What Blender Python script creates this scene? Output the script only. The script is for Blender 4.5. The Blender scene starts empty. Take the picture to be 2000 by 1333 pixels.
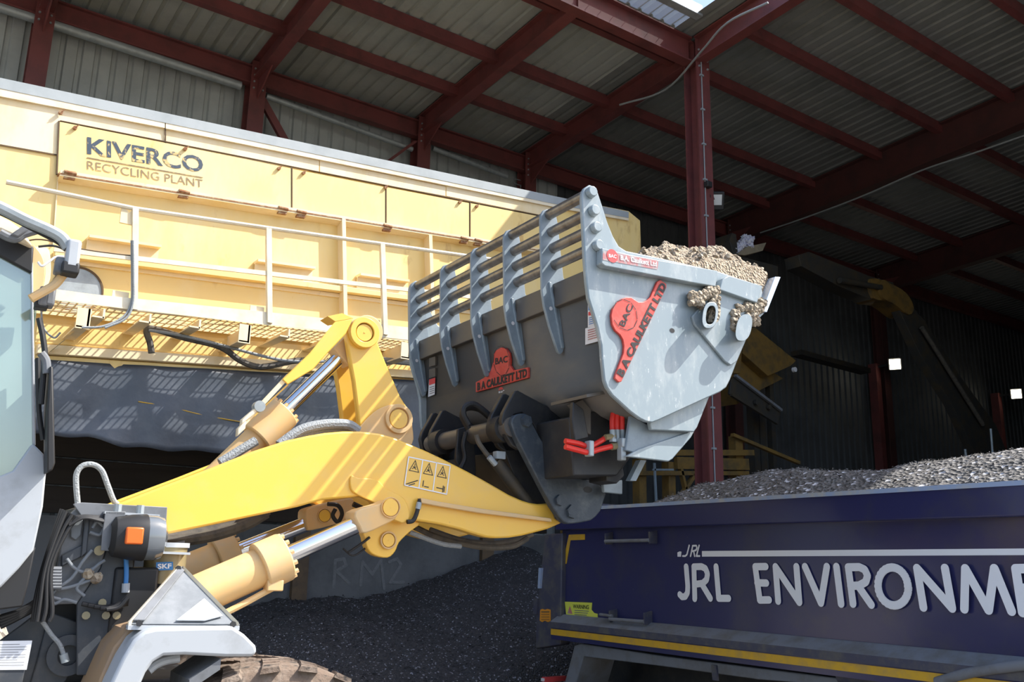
import bpy, bmesh, math, random
from math import sin, cos, radians, pi, hypot, atan2
from mathutils import Vector as V, Matrix, noise
random.seed(7)
S = bpy.context.scene
COL = S.collection

# ------------------------------------------------------------------ camera
FPX = 1790.0
CAM = V((0, 0, 2.3))
yaw, pitch, roll = radians(54.4), radians(13.6), radians(1.1)
FW = V((cos(yaw)*cos(pitch), sin(yaw)*cos(pitch), sin(pitch)))
R0 = V((sin(yaw), -cos(yaw), 0)); U0 = R0.cross(FW)
RT = cos(roll)*R0 + sin(roll)*U0
UP = -sin(roll)*R0 + cos(roll)*U0
cd = bpy.data.cameras.new('camera'); cam = bpy.data.objects.new('camera', cd); COL.objects.link(cam)
cd.sensor_width = 36; cd.lens = 36*FPX/2000; cd.clip_start = .05; cd.clip_end = 500
mw = Matrix((RT, UP, -FW)).transposed().to_4x4(); mw.translation = CAM
cam.matrix_world = mw
S.camera = cam

# ------------------------------------------------------------------ light
SUN = V((1, -.59, 1.40)).normalized()
w = bpy.data.worlds.new('sky'); S.world = w; w.use_nodes = True
nt = w.node_tree; bg = nt.nodes['Background']
sk = nt.nodes.new('ShaderNodeTexSky'); sk.sky_type = 'NISHITA'; sk.sun_disc = False
sk.sun_elevation = math.asin(SUN.z); sk.sun_rotation = atan2(SUN.x, SUN.y); sk.air_density = 1.0; sk.dust_density = 2.5
nt.links.new(sk.outputs[0], bg.inputs[0]); bg.inputs[1].default_value = .225
sl = bpy.data.lights.new('sun', 'SUN'); sl.energy = 5.6; sl.angle = radians(.53); sl.color = (1, .965, .90)
so = bpy.data.objects.new('sun', sl); COL.objects.link(so)
so.rotation_euler = SUN.to_track_quat('Z', 'Y').to_euler(); so.location = (20, -12, 30)
S.view_settings.view_transform = 'Standard'; S.view_settings.look = 'None'
S.view_settings.exposure = .62; S.view_settings.gamma = 1; S.view_settings.use_curve_mapping = False

# ------------------------------------------------------------------ photo ray helpers (surveying)
def ray(x, y):
    return (FW + RT*((x-1000)/FPX) + UP*((666.5-y)/FPX)).normalized()
def hit(x, y, n, p):
    v = ray(x, y); n = V(n); return CAM + v*((V(p)-CAM).dot(n)/v.dot(n))
def YP(x, y, Y): return hit(x, y, (0, 1, 0), (0, Y, 0))
def XP(x, y, X): return hit(x, y, (1, 0, 0), (X, 0, 0))
def ZP(x, y, Z): return hit(x, y, (0, 0, 1), (0, 0, Z))
# loader frame: LF forward, LL to its right-hand side (towards the photographer)
LF = V((.9977, -.0678, 0)); LL = V((-.0678, -.9977, 0)); LO = V((3.749, 5.546, 0)); Z = V((0, 0, 1))
def LP(x, y, c): return hit(x, y, LL, LO + LL*c)
def L3(f, l, z): return LO + LF*f + LL*l + Z*z
def lf(p): return (p-LO).dot(LF), p.z
# truck frame
TA = V((.0303, .9995, 0)); TN = V((-.9995, .0303, 0)); TO = V((6.616, 6.366, 0))
def TP(x, y, c=0): return hit(x, y, TN, TO + TN*c)
def T3(a, n, z): return TO + TA*a + TN*n + Z*z

# ------------------------------------------------------------------ materials
def mat(name, col, rough=.5, metal=0, var=None, vscale=3, vlo=.45, vhi=.65, bump=0, bscale=40, stretch=(1, 1, 1), spec=.5, col3=None, coat=0):
    m = bpy.data.materials.new(name); m.use_nodes = True; n = m.node_tree; b = n.nodes['Principled BSDF']
    b.inputs['Base Color'].default_value = (*col, 1); b.inputs['Roughness'].default_value = rough
    b.inputs['Metallic'].default_value = metal; b.inputs['Specular IOR Level'].default_value = spec
    b.inputs['Coat Weight'].default_value = coat; b.inputs['Coat Roughness'].default_value = .12
    tc = n.nodes.new('ShaderNodeTexCoord'); mp = n.nodes.new('ShaderNodeMapping'); mp.inputs['Scale'].default_value = stretch
    n.links.new(tc.outputs['Object'], mp.inputs[0])
    last = None
    def layer(prev, c2, sc, lo, hi):
        t = n.nodes.new('ShaderNodeTexNoise'); t.inputs['Scale'].default_value = sc; t.inputs['Detail'].default_value = 9; t.inputs['Roughness'].default_value = .65
        n.links.new(mp.outputs[0], t.inputs['Vector'])
        r = n.nodes.new('ShaderNodeMapRange'); r.inputs[1].default_value = lo; r.inputs[2].default_value = hi; n.links.new(t.outputs['Fac'], r.inputs[0])
        mx = n.nodes.new('ShaderNodeMix'); mx.data_type = 'RGBA'; n.links.new(r.outputs[0], mx.inputs[0])
        if prev is None: mx.inputs[6].default_value = (*col, 1)
        else: n.links.new(prev, mx.inputs[6])
        mx.inputs[7].default_value = (*c2, 1); return mx.outputs[2]
    if var: last = layer(None, var, vscale, vlo, vhi)
    if col3: last = layer(last, col3[0], col3[1], col3[2], col3[3])
    if last: n.links.new(last, b.inputs['Base Color'])
    if bump:
        t = n.nodes.new('ShaderNodeTexNoise'); t.inputs['Scale'].default_value = bscale; t.inputs['Detail'].default_value = 6
        n.links.new(mp.outputs[0], t.inputs['Vector'])
        bu = n.nodes.new('ShaderNodeBump'); bu.inputs['Strength'].default_value = bump; bu.inputs['Distance'].default_value = .02
        n.links.new(t.outputs['Fac'], bu.inputs['Height']); n.links.new(bu.outputs[0], b.inputs['Normal'])
    return m
def grit(name, c1, c2, cspeck, scale=45, thr=.93, bump=.8, rough=.9):
    """loose broken material: voronoi grains, a few pale bits"""
    m = mat(name, c1, rough); n = m.node_tree; b = n.nodes['Principled BSDF']
    tc = n.nodes.new('ShaderNodeTexCoord'); vo = n.nodes.new('ShaderNodeTexVoronoi'); vo.inputs['Scale'].default_value = scale
    n.links.new(tc.outputs['Object'], vo.inputs['Vector'])
    sp = n.nodes.new('ShaderNodeSeparateColor'); n.links.new(vo.outputs['Color'], sp.inputs[0])
    mx = n.nodes.new('ShaderNodeMix'); mx.data_type = 'RGBA'; mx.inputs[6].default_value = (*c1, 1); mx.inputs[7].default_value = (*c2, 1)
    n.links.new(sp.outputs[0], mx.inputs[0])
    gt = n.nodes.new('ShaderNodeMath'); gt.operation = 'GREATER_THAN'; gt.inputs[1].default_value = thr; n.links.new(sp.outputs[1], gt.inputs[0])
    m2 = n.nodes.new('ShaderNodeMix'); m2.data_type = 'RGBA'; n.links.new(gt.outputs[0], m2.inputs[0]); n.links.new(mx.outputs[2], m2.inputs[6]); m2.inputs[7].default_value = (*cspeck, 1)
    n.links.new(m2.outputs[2], b.inputs['Base Color'])
    bu = n.nodes.new('ShaderNodeBump'); bu.inputs['Strength'].default_value = bump; bu.inputs['Distance'].default_value = .03
    n.links.new(vo.outputs['Distance'], bu.inputs['Height']); n.links.new(bu.outputs[0], b.inputs['Normal'])
    return m
def emit(name, col, s):
    m = bpy.data.materials.new(name); m.use_nodes = True; n = m.node_tree; n.nodes.clear()
    e = n.nodes.new('ShaderNodeEmission'); e.inputs[0].default_value = (*col, 1); e.inputs[1].default_value = s
    o = n.nodes.new('ShaderNodeOutputMaterial'); n.links.new(e.outputs[0], o.inputs[0]); return m
def glassm(name, tint, a):
    m = bpy.data.materials.new(name); m.use_nodes = True; n = m.node_tree; n.nodes.clear()
    o = n.nodes.new('ShaderNodeOutputMaterial'); t = n.nodes.new('ShaderNodeBsdfTransparent'); t.inputs[0].default_value = (*tint, 1)
    g = n.nodes.new('ShaderNodeBsdfGlossy'); g.inputs['Roughness'].default_value = .06
    d = n.nodes.new('ShaderNodeBsdfDiffuse'); d.inputs[0].default_value = (.40, .53, .46, 1)
    m1 = n.nodes.new('ShaderNodeMixShader'); m1.inputs[0].default_value = a
    m2 = n.nodes.new('ShaderNodeMixShader'); m2.inputs[0].default_value = .22
    n.links.new(t.outputs[0], m1.inputs[1]); n.links.new(d.outputs[0], m1.inputs[2]); n.links.new(m1.outputs[0], m2.inputs[1]); n.links.new(g.outputs[0], m2.inputs[2])
    n.links.new(m2.outputs[0], o.inputs[0]); return m

M = {}
M['sheet_roof'] = mat('roof sheet', (.36, .375, .345), .5, var=(.29, .305, .285), vscale=1.5)
M['sheet_roof2'] = mat('shade darkened roof sheet', (.20, .21, .20), .55, var=(.15, .16, .15), vscale=1.0)  # right wing's shade painted in: darker copy of the roof sheet
M['sheet_wall'] = mat('wall sheet', (.42, .45, .445), .5, var=(.34, .365, .365), vscale=1.2)
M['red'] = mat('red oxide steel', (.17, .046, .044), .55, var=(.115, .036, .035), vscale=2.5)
M['galv'] = mat('galvanised steel', (.36, .40, .42), .45, .3, var=(.28, .31, .32), vscale=6)
M['sheet_dark'] = mat('shade darkened sheet', (.075, .08, .085), .7, var=(.05, .054, .058), vscale=1.2)  # deep-shed shade put into the colour, darker copy of the wall sheet
M['red_dark'] = mat('shade darkened red steel', (.075, .022, .02), .7, var=(.05, .018, .017), vscale=2)  # red steel darkened in colour to stand for the shed's shade
M['concrete'] = mat('concrete', (.13, .135, .14), .85, var=(.075, .08, .085), vscale=1.2, bump=.2, bscale=15)
M['sleeper'] = mat('brown steel post', (.13, .085, .045), .7, var=(.08, .055, .035), vscale=5)
M['ground'] = grit('dirty yard ground', (.14, .125, .11), (.27, .25, .225), (.5, .47, .42), 30, .95, .5)
M['shedfloor'] = mat('shed floor', (.08, .075, .07), .9, var=(.05, .047, .045), vscale=2)
M['plant'] = mat('plant yellow', (.86, .62, .235), .5, var=(.86, .68, .36), vscale=1.1, vlo=.45, vhi=.75, stretch=(1, 1, .35), col3=((.45, .22, .07), 3.2, .60, .78))
M['plant2'] = mat('plant yellow faded', (.84, .69, .45), .55, var=(.80, .62, .33), vscale=2.2, stretch=(1, 1, .4), col3=((.45, .25, .12), 4, .64, .8))
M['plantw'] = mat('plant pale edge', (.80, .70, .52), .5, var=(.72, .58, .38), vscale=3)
M['cap'] = mat('grey cover', (.36, .39, .40), .6, var=(.30, .33, .34), vscale=2)
M['rust'] = mat('rust', (.25, .10, .04), .8, var=(.40, .28, .15), vscale=20)
M['dark_line'] = mat('panel gap', (.10, .06, .03), .8)
M['letter_blue'] = mat('peeling blue letter', (.035, .055, .085), .5, var=(.55, .40, .16), vscale=14, vlo=.53, vhi=.58)
M['letter_brown'] = mat('faded letter', (.22, .16, .09), .6, var=(.45, .33, .15), vscale=14, vlo=.5, vhi=.62)
M['tarp'] = mat('black tarpaulin', (.050, .060, .078), .42, var=(.072, .083, .10), vscale=4, bump=.25, bscale=9, spec=.6)
M['vol'] = mat('loader yellow', (.87, .51, .07), .38, var=(.82, .50, .12), vscale=3, vlo=.5, vhi=.75, coat=.25, col3=((.40, .24, .10), 16, .68, .76))
M['vold'] = mat('loader yellow dusty', (.74, .46, .19), .55, var=(.64, .45, .24), vscale=5, vlo=.4, vhi=.65)
M['chrome'] = mat('chrome rod', (.80, .82, .85), .12, 1)
M['frame'] = mat('loader dark grey', (.045, .052, .062), .5, var=(.085, .085, .085), vscale=6, vlo=.5, vhi=.7)
M['frame2'] = mat('loader mid grey', (.16, .17, .185), .5, var=(.11, .115, .12), vscale=7)
M['lgrey'] = mat('loader light grey', (.40, .425, .45), .4, var=(.31, .32, .33), vscale=6, vlo=.5, vhi=.75)
M['black'] = mat('black rubber', (.015, .015, .016), .55)
M['hose'] = mat('grey braided hose', (.28, .30, .31), .6, bump=.5, bscale=90)
M['rubblem'] = grit('pale rubble', (.34, .30, .25), (.50, .46, .40), (.16, .14, .12), 14, .8, 1.0)
M['sandboard'] = mat('dusty board', (.30, .25, .17), .8, var=(.22, .18, .13), vscale=6)
M['hosed'] = mat('dusty black hose', (.10, .085, .065), .7, var=(.05, .045, .04), vscale=15)
M['mgrey'] = mat('scuffed grey paint', (.145, .16, .175), .5, var=(.20, .215, .23), vscale=5, vlo=.45, vhi=.6)
M['fender_in'] = mat('dusty tan guard', (.36, .23, .125), .6, var=(.30, .21, .14), vscale=5)
M['timber'] = mat('dark timber boards', (.030, .024, .02), .9, var=(.018, .015, .013), vscale=2, stretch=(.3, 1, 4))
M['tyre'] = mat('muddy tyre', (.16, .115, .085), .9, var=(.24, .19, .15), vscale=9, bump=.5, bscale=40, col3=((.05, .045, .04), 12, .55, .65))
M['orange'] = mat('orange lens', (.75, .14, .02), .25)
M['lens'] = mat('lamp glass', (.13, .145, .16), .10, coat=.6)
M['brass'] = mat('amber grease pot', (.26, .21, .11), .25, coat=.5)
M['white'] = mat('white print', (.80, .81, .84), .5)
M['blue'] = mat('blue print', (.04, .20, .50), .5)
M['bucket'] = mat('grey bucket paint', (.25, .305, .33), .36, var=(.35, .39, .40), vscale=4, vlo=.48, vhi=.66, coat=.2, stretch=(2.2, 1, .9), col3=((.52, .55, .55), 16, .63, .69))
M['bucketh'] = mat('blue grey fin paint', (.24, .295, .335), .4, var=(.18, .22, .25), vscale=5)
M['back'] = mat('dirty grey bucket back', (.085, .078, .072), .42, var=(.125, .105, .08), vscale=2.5, vlo=.45, vhi=.7, stretch=(1, .6, 1.5))
M['steel'] = mat('worn steel', (.30, .285, .27), .35, .75, var=(.20, .185, .17), vscale=12)
M['edge'] = mat('shiny cutting edge', (.62, .70, .80), .25, .6)
M['redsign'] = mat('red sign', (.60, .06, .04), .45, var=(.70, .16, .13), vscale=9, vlo=.45, vhi=.8)
M['sticker'] = mat('sticker pale', (.70, .68, .68), .5)
M['stickred'] = mat('sticker red', (.65, .06, .06), .5)
M['stickfade'] = mat('faded red sticker', (.42, .16, .16), .5, var=(.34, .33, .33), vscale=18, vlo=.5, vhi=.6)
M['redhose'] = mat('red hose', (.72, .03, .02), .45)
M['link'] = mat('coupler blue black', (.040, .052, .066), .5, var=(.085, .098, .105), vscale=9, vlo=.5, vhi=.68, bump=.2, bscale=30)
M['blackp'] = mat('black bracket paint', (.018, .019, .022), .5, var=(.035, .033, .03), vscale=8)
M['soil'] = grit('brown soil', (.33, .25, .17), (.46, .37, .27), (.20, .15, .10), 60, .86, .9)
M['clod'] = grit('brown soil clump', (.34, .27, .19), (.46, .38, .28), (.22, .17, .12), 40, .88, .9)
M['aggr'] = grit('black aggregate', (.030, .030, .034), (.062, .062, .068), (.30, .30, .34), 55, .95, .9, .75)
M['load'] = grit('grey aggregate', (.055, .05, .046), (.17, .16, .15), (.55, .55, .58), 30, .93, .9, .75)
M['navy'] = mat('navy truck paint', (.024, .026, .092), .28, var=(.042, .042, .078), vscale=2, vlo=.5, vhi=.7, coat=.4, col3=((.12, .11, .10), 14, .69, .75))
M['navyd'] = mat('navy dusty', (.05, .052, .085), .5, var=(.10, .095, .09), vscale=6, vlo=.45, vhi=.65)
M['rail'] = mat('worn rail top', (.30, .38, .54), .45, var=(.44, .44, .42), vscale=7)
M['dust'] = mat('dusty ledge', (.17, .18, .20), .7, var=(.13, .125, .12), vscale=4)
M['tape'] = mat('yellow tape', (.62, .36, .02), .45, var=(.48, .30, .06), vscale=9)
M['warn'] = mat('lime sticker', (.62, .66, .08), .5)
M['orst'] = mat('orange sticker', (.70, .28, .02), .5)
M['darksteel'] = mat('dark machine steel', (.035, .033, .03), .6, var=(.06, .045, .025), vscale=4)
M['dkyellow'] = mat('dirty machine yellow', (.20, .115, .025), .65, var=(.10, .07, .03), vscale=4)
M['paper'] = mat('white waste', (.72, .72, .78), .7, var=(.3, .3, .5), vscale=20)
M['lamp'] = emit('lit lamp', (1, .93, .72), 14)
M['lampoff'] = mat('lamp pane', (.62, .62, .60), .2)
def sunleakm():  # transparency added to leak sun through an otherwise solid sheet
    m = bpy.data.materials.new('sun leaking roof sheet'); m.use_nodes = True; n = m.node_tree; b = n.nodes['Principled BSDF']
    b.inputs['Base Color'].default_value = (.36, .37, .35, 1); b.inputs['Roughness'].default_value = .5
    t = n.nodes.new('ShaderNodeBsdfTransparent'); x = n.nodes.new('ShaderNodeMixShader'); x.inputs[0].default_value = .16
    n.links.new(b.outputs[0], x.inputs[1]); n.links.new(t.outputs[0], x.inputs[2]); n.links.new(x.outputs[0], n.nodes['Material Output'].inputs[0]); return m
M['sunleak_sheet'] = sunleakm()
M['glass'] = glassm('tinted glass', (.55, .72, .70), .62)

# ------------------------------------------------------------------ mesh builder
class B:
    def __init__(s): s.bm = bmesh.new()
    def prism(s, pts, vec):
        pts = [V(p) for p in pts]; vec = V(vec)
        a = [s.bm.verts.new(p) for p in pts]; b = [s.bm.verts.new(p+vec) for p in pts]
        n = len(a)
        try:
            s.bm.faces.new(a); s.bm.faces.new(b[::-1])
            for i in range(n): s.bm.faces.new((a[(i+1) % n], a[i], b[i], b[(i+1) % n]))
        except ValueError: pass
        return s
    def poly(s, pts):
        s.bm.faces.new([s.bm.verts.new(V(p)) for p in pts]); return s
    def box(s, c, x, y, z):
        c, x, y, z = V(c), V(x)/2, V(y)/2, V(z)/2
        return s.prism([c-x-y-z, c+x-y-z, c+x+y-z, c-x+y-z], z*2)
    def bar(s, p, q, wv, tv):
        """rectangular bar from p to q, cross-section vectors wv, tv centred"""
        p, q, wv, tv = V(p), V(q), V(wv)/2, V(tv)/2
        return s.prism([p-wv-tv, p+wv-tv, p+wv+tv, p-wv+tv], q-p)
    def aa(s, x0, y0, z0, x1, y1, z1):
        return s.prism([(x0, y0, z0), (x1, y0, z0), (x1, y1, z0), (x0, y1, z0)], (0, 0, z1-z0))
    def cyl(s, p, q, r, r2=None, seg=24, cap=True):
        p, q = V(p), V(q); r2 = r if r2 is None else r2
        d = (q-p).normalized(); a = d.orthogonal().normalized(); b = d.cross(a)
        A = [s.bm.verts.new(p+(a*cos(t)+b*sin(t))*r) for t in [2*pi*i/seg for i in range(seg)]]
        C = [s.bm.verts.new(q+(a*cos(t)+b*sin(t))*r2) for t in [2*pi*i/seg for i in range(seg)]]
        for i in range(seg): s.bm.faces.new((A[i], A[(i+1) % seg], C[(i+1) % seg], C[i]))
        if cap: s.bm.faces.new(A[::-1]); s.bm.faces.new(C)
        return s
    def ring(s, p, q, ro, ri, seg=28):
        p, q = V(p), V(q); d = (q-p).normalized(); a = d.orthogonal().normalized(); b = d.cross(a)
        def circ(c, r): return [s.bm.verts.new(c+(a*cos(2*pi*i/seg)+b*sin(2*pi*i/seg))*r) for i in range(seg)]
        A, Bq, C, D = circ(p, ro), circ(q, ro), circ(q, ri), circ(p, ri)
        for i in range(seg):
            j = (i+1) % seg
            for X, Y in ((A, Bq), (Bq, C), (C, D), (D, A)): s.bm.faces.new((X[i], X[j], Y[j], Y[i]))
        return s
    def tube(s, path, r, seg=10, smooth=3):
        P = [V(p) for p in path]
        if smooth and len(P) > 2:
            out = []
            for i in range(len(P)-1):
                p0 = P[i-1] if i else P[i]*2-P[i+1]; p1, p2 = P[i], P[i+1]; p3 = P[i+2] if i+2 < len(P) else P[i+1]*2-P[i]
                for k in range(smooth*2):
                    t = k/(smooth*2)
                    out.append(.5*((2*p1)+(p2-p0)*t+(2*p0-5*p1+4*p2-p3)*t*t+(3*p1-p0-3*p2+p3)*t**3))
            P = out+[P[-1]]
        rings = []; prev = None
        for i, p in enumerate(P):
            d = (P[min(i+1, len(P)-1)]-P[max(i-1, 0)]).normalized()
            a = d.orthogonal().normalized() if prev is None else (prev-d*prev.dot(d)).normalized()
            prev = a; b = d.cross(a); rr = r(i/(len(P)-1)) if callable(r) else r
            rings.append([s.bm.verts.new(p+(a*cos(2*pi*k/seg)+b*sin(2*pi*k/seg))*rr) for k in range(seg)])
        for A, C in zip(rings, rings[1:]):
            for k in range(seg): s.bm.faces.new((A[k], A[(k+1) % seg], C[(k+1) % seg], C[k]))
        s.bm.faces.new(rings[0][::-1]); s.bm.faces.new(rings[-1]); return s
    def loft(s, rows, closed=False):
        R_ = [[s.bm.verts.new(V(p)) for p in r] for r in rows]
        for A, C in zip(R_, R_[1:]):
            n = len(A)
            for k in range(n if closed else n-1): s.bm.faces.new((A[k], A[(k+1) % n], C[(k+1) % n], C[k]))
        return s
    def disc(s, c, n, r, seg=24, ry=None, up=None):
        n = V(n).normalized(); a = V(up).normalized() if up else n.orthogonal().normalized(); b = n.cross(a); ry = ry or r
        return s.poly([V(c)+a*r*cos(2*pi*i/seg)+b*ry*sin(2*pi*i/seg) for i in range(seg)])
    def bolt(s, c, n, r, h):
        n = V(n).normalized(); return s.cyl(V(c), V(c)+n*h, r, r*.93, 6)
    def clump(s, c, r, sq=(1, 1, 1), seed=0, sub=3, amp=.35, fr=2.2):
        q = bmesh.ops.create_icosphere(s.bm, subdivisions=sub, radius=1)
        for v in q['verts']:
            d = v.co.copy(); k = 1+amp*noise.noise(d*fr+V((seed, seed*.7, 3)))+amp*.4*noise.noise(d*fr*3+V((seed, 0, 1)))
            v.co = V(c)+V((d.x*sq[0], d.y*sq[1], d.z*sq[2]))*r*k
        return s
    def build(s, name, m, parent=None, bevel=0, smooth=35, fix=True):
        if fix: bmesh.ops.recalc_face_normals(s.bm, faces=s.bm.faces)
        me = bpy.data.meshes.new(name); s.bm.to_mesh(me); s.bm.free()
        me.materials.append(M[m] if isinstance(m, str) else m)
        o = bpy.data.objects.new(name, me); COL.objects.link(o)
        if parent is not None:
            o.parent = parent; r = parent
            while r.parent: r = r.parent
            me.transform(Matrix.Translation(-r.location))
        if smooth:
            for p in me.polygons: p.use_smooth = True
            me.set_sharp_from_angle(angle=radians(smooth))
        if bevel:
            bv = o.modifiers.new('bevel', 'BEVEL'); bv.width = bevel; bv.segments = 2; bv.limit_method = 'ANGLE'; bv.angle_limit = radians(50)
        return o
def tag(o, label=None, cat=None, group=None, kind=None):
    if label: o['label'] = label
    if cat: o['category'] = cat
    if group: o['group'] = group
    if kind: o['kind'] = kind
    return o
def thing(name, label, cat, loc, group=None):
    o = bpy.data.objects.new(name, None); COL.objects.link(o); o.location = loc; o.empty_display_size = .2
    return tag(o, label, cat, group)
def text(name, s, p00, p10, p01, m, parent, off=(0, 0, 0), bold=0., thick=0):
    cu = bpy.data.curves.new('t', 'FONT'); cu.body = s; cu.offset = bold; cu.resolution_u = 3
    ob = bpy.data.objects.new('t', cu); me0 = bpy.data.meshes.new_from_object(ob)
    vs = [v.co.copy() for v in me0.vertices]; fs = [tuple(p.vertices) for p in me0.polygons]
    x0, x1 = min(v.x for v in vs), max(v.x for v in vs); y0, y1 = min(v.y for v in vs), max(v.y for v in vs)
    p00, u, v_ = V(p00)+V(off), V(p10)-V(p00), V(p01)-V(p00)
    bpy.data.objects.remove(ob); bpy.data.curves.remove(cu); bpy.data.meshes.remove(me0)
    b = B(); bv = [b.bm.verts.new(p00+u*((v.x-x0)/(x1-x0))+v_*((v.y-y0)/(y1-y0))) for v in vs]
    for f in fs:
        try: b.bm.faces.new([bv[i] for i in f])
        except ValueError: pass
    return b.build(name, m, parent, smooth=0, fix=False)
def quad_uv(a, b_, c, d):   # bilinear map of a four-cornered patch: a=(0,0) b=(1,0) c=(1,1) d=(0,1)
    a, b_, c, d = V(a), V(b_), V(c), V(d)
    return lambda u, v: a*(1-u)*(1-v)+b_*u*(1-v)+c*u*v+d*(1-u)*v
def ibeam(b, p, q, wv, hv, tf=.025, tw=.02):
    """I-section from p to q; wv flange width vector, hv depth vector (centred)"""
    p, q, wv, hv = V(p), V(q), V(wv), V(hv)
    h = hv.length; hd = hv/h; wd = wv.normalized()
    b.bar(p+hd*(h/2-tf/2), q+hd*(h/2-tf/2), wv, hd*tf); b.bar(p-hd*(h/2-tf/2), q-hd*(h/2-tf/2), wv, hd*tf)
    b.bar(p, q, wd*tw, hd*(h-2*tf)); return b

# ================================================================== BUILDING
RZ = lambda y: 10.788-.06*(y-9.547)          # underside line of the roof steel
YW = 14.45                                   # back wall
def corr(b, x0, x1, P, Q, pitch=.25, dep=.045):
    """trapezoidal sheet: profile along x, lines from P(x,d) to Q(x,d)"""
    prof = []; x = x0
    while x < x1:
        for f, d in ((0, 0), (.62, 0), (.70, 1), (.92, 1)): prof.append((x+f*pitch, d*dep))
        x += pitch
    prof.append((x, 0))
    b.loft([[P(x, d) for x, d in prof], [Q(x, d) for x, d in prof]])
b = B(); corr(b, -7.05, 9.95, lambda x, d: (x, 8.97, RZ(8.97)+.14+d), lambda x, d: (x, 9.44, RZ(9.44)+.14+d)); tag(b.build('sunleak_overhang_1', 'sunleak_sheet', smooth=0), kind='structure')  # overhang sheet made partly see-through so sun reaches the edge beam
b = B(); corr(b, -7.05, 9.95, lambda x, d: (x, 9.44, RZ(9.44)+.14+d), lambda x, d: (x, YW+.2, RZ(YW+.2)+.14+d)); tag(b.build('ceiling', 'sheet_roof', smooth=0), kind='structure')
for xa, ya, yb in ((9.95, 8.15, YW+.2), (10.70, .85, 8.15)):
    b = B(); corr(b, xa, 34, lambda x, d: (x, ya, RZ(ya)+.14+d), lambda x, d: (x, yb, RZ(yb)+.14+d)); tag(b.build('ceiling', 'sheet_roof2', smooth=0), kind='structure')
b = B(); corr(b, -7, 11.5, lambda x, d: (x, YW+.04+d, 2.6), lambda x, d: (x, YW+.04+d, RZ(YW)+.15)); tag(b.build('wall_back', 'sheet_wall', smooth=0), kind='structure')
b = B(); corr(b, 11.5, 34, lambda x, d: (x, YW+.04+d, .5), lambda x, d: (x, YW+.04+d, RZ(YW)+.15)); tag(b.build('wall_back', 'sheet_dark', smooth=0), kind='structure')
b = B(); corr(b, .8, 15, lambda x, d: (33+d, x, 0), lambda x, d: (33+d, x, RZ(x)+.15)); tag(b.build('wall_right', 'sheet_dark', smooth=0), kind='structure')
b = B(); corr(b, 14.0, 33, lambda x, d: (x, .9-d, 0), lambda x, d: (x, .9-d, RZ(.9)+.15)); tag(b.build('wall_front_blocker', 'sheet_dark', smooth=0), kind='structure')  # unseen wall added to block daylight and darken the shed
tag(B().aa(-40, -40, -.2, 60, 40, 0).build('floor', 'ground', smooth=0), kind='structure')
tag(B().aa(-7, 9.2, 0, 15.5, 14.4, .012).build('floor', 'shedfloor', smooth=0), kind='structure'); tag(B().aa(10, .9, 0, 34, 9.2, .012).build('floor', 'shedfloor', smooth=0), kind='structure')
# ridge capping / gutter along the open edge of the left bay
b = B(); b.prism([(-7, 8.93, RZ(9)+.10), (-7, 9.08, RZ(9)+.10), (-7, 9.08, RZ(9)+.13), (-7, 8.93, RZ(9)+.30)], (17.06, 0, 0)); tag(b.build('trim_1', 'galv', bevel=.01), kind='structure')
# rafters across the bay
RX = [1.36, 4.66, 7.93, 10.46, 16.6, 22.8]
for i, x in enumerate(RX):
    y0 = 9.5 if i < 4 else .9; dp, fl = (.40, .20) if i < 4 else (.72, .26)
    p, q = V((x, y0, RZ(y0)+.10-dp/2)), V((x, YW-.1, RZ(YW)+.10-dp/2))
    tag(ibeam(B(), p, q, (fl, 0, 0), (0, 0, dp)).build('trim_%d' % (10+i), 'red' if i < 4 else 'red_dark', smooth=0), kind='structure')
    b = B()                                   # haunch down onto the wall column
    b.prism([(x-.012, YW-.2, RZ(YW)-.25), (x-.012, YW-1.0, RZ(YW)-.28), (x-.012, YW-.2, RZ(YW)-.75)], (.024, 0, 0)); tag(b.build('trim_%d' % (20+i), 'red', smooth=0), kind='structure')
# purlins along the building
for i, y in enumerate((12.95, 11.68, 10.02, 8.69, 7.27, 5.9, 4.5, 3.1, 1.7)):
    x0 = -7 if y > 9 else 10.5
    tag(B().bar((x0, y, RZ(y)+.03), (34, y, RZ(y)+.03), (0, .13, 0), (0, 0, .20)).build('trim_%d' % (30+i), 'red', smooth=0), kind='structure')
# eave beam on the wall, edge beams round the inner corner
tag(ibeam(B(), (-7, YW-.25, RZ(YW)-.17), (34, YW-.25, RZ(YW)-.17), (0, .16, 0), (0, 0, .34)).build('trim_40', 'red', smooth=0), kind='structure')
tag(ibeam(B(), (-7, 9.55, RZ(9.5)-.10), (10.36, 9.55, RZ(9.5)-.10), (0, .20, 0), (0, 0, .46)).build('trim_41', 'red', smooth=0), kind='structure')
tag(ibeam(B(), (10.46, 9.42, RZ(9.5)-.10), (10.46, .9, RZ(.9)-.10), (.20, 0, 0), (0, 0, .46)).build('trim_42', 'red', smooth=0), kind='structure')
# tubular sheeting rail and lower rails on the wall
p, q = YP(0, 14, YW-.25), YP(470, 168, YW-.25)
tag(B().cyl(p+(p-q)*.3, q, .075, seg=16).build('trim_50', 'galv'), kind='structure')
p, q = YP(520, 188, YW-.25), YP(805, 292, YW-.25); tag(B().cyl(p, q, .05, seg=12).build('trim_51', 'galv'), kind='structure')
p, q = YP(845, 290, YW-.25), YP(990, 345, YW-.25); tag(B().cyl(p, q, .05, seg=12).build('trim_52', 'galv'), kind='structure')
for i, (a, c, d, e) in enumerate(((505, 183, 556, 275), (812, 276, 757, 316))):
    p, q = YP(a, c, YW-.3), YP(d, e, YW-.3); tag(B().bar(p, q+(q-p)*1.2, (.12, 0, .05), (0, .08, 0)).build('trim_%d' % (60+i), 'red', smooth=0), kind='structure')
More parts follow.
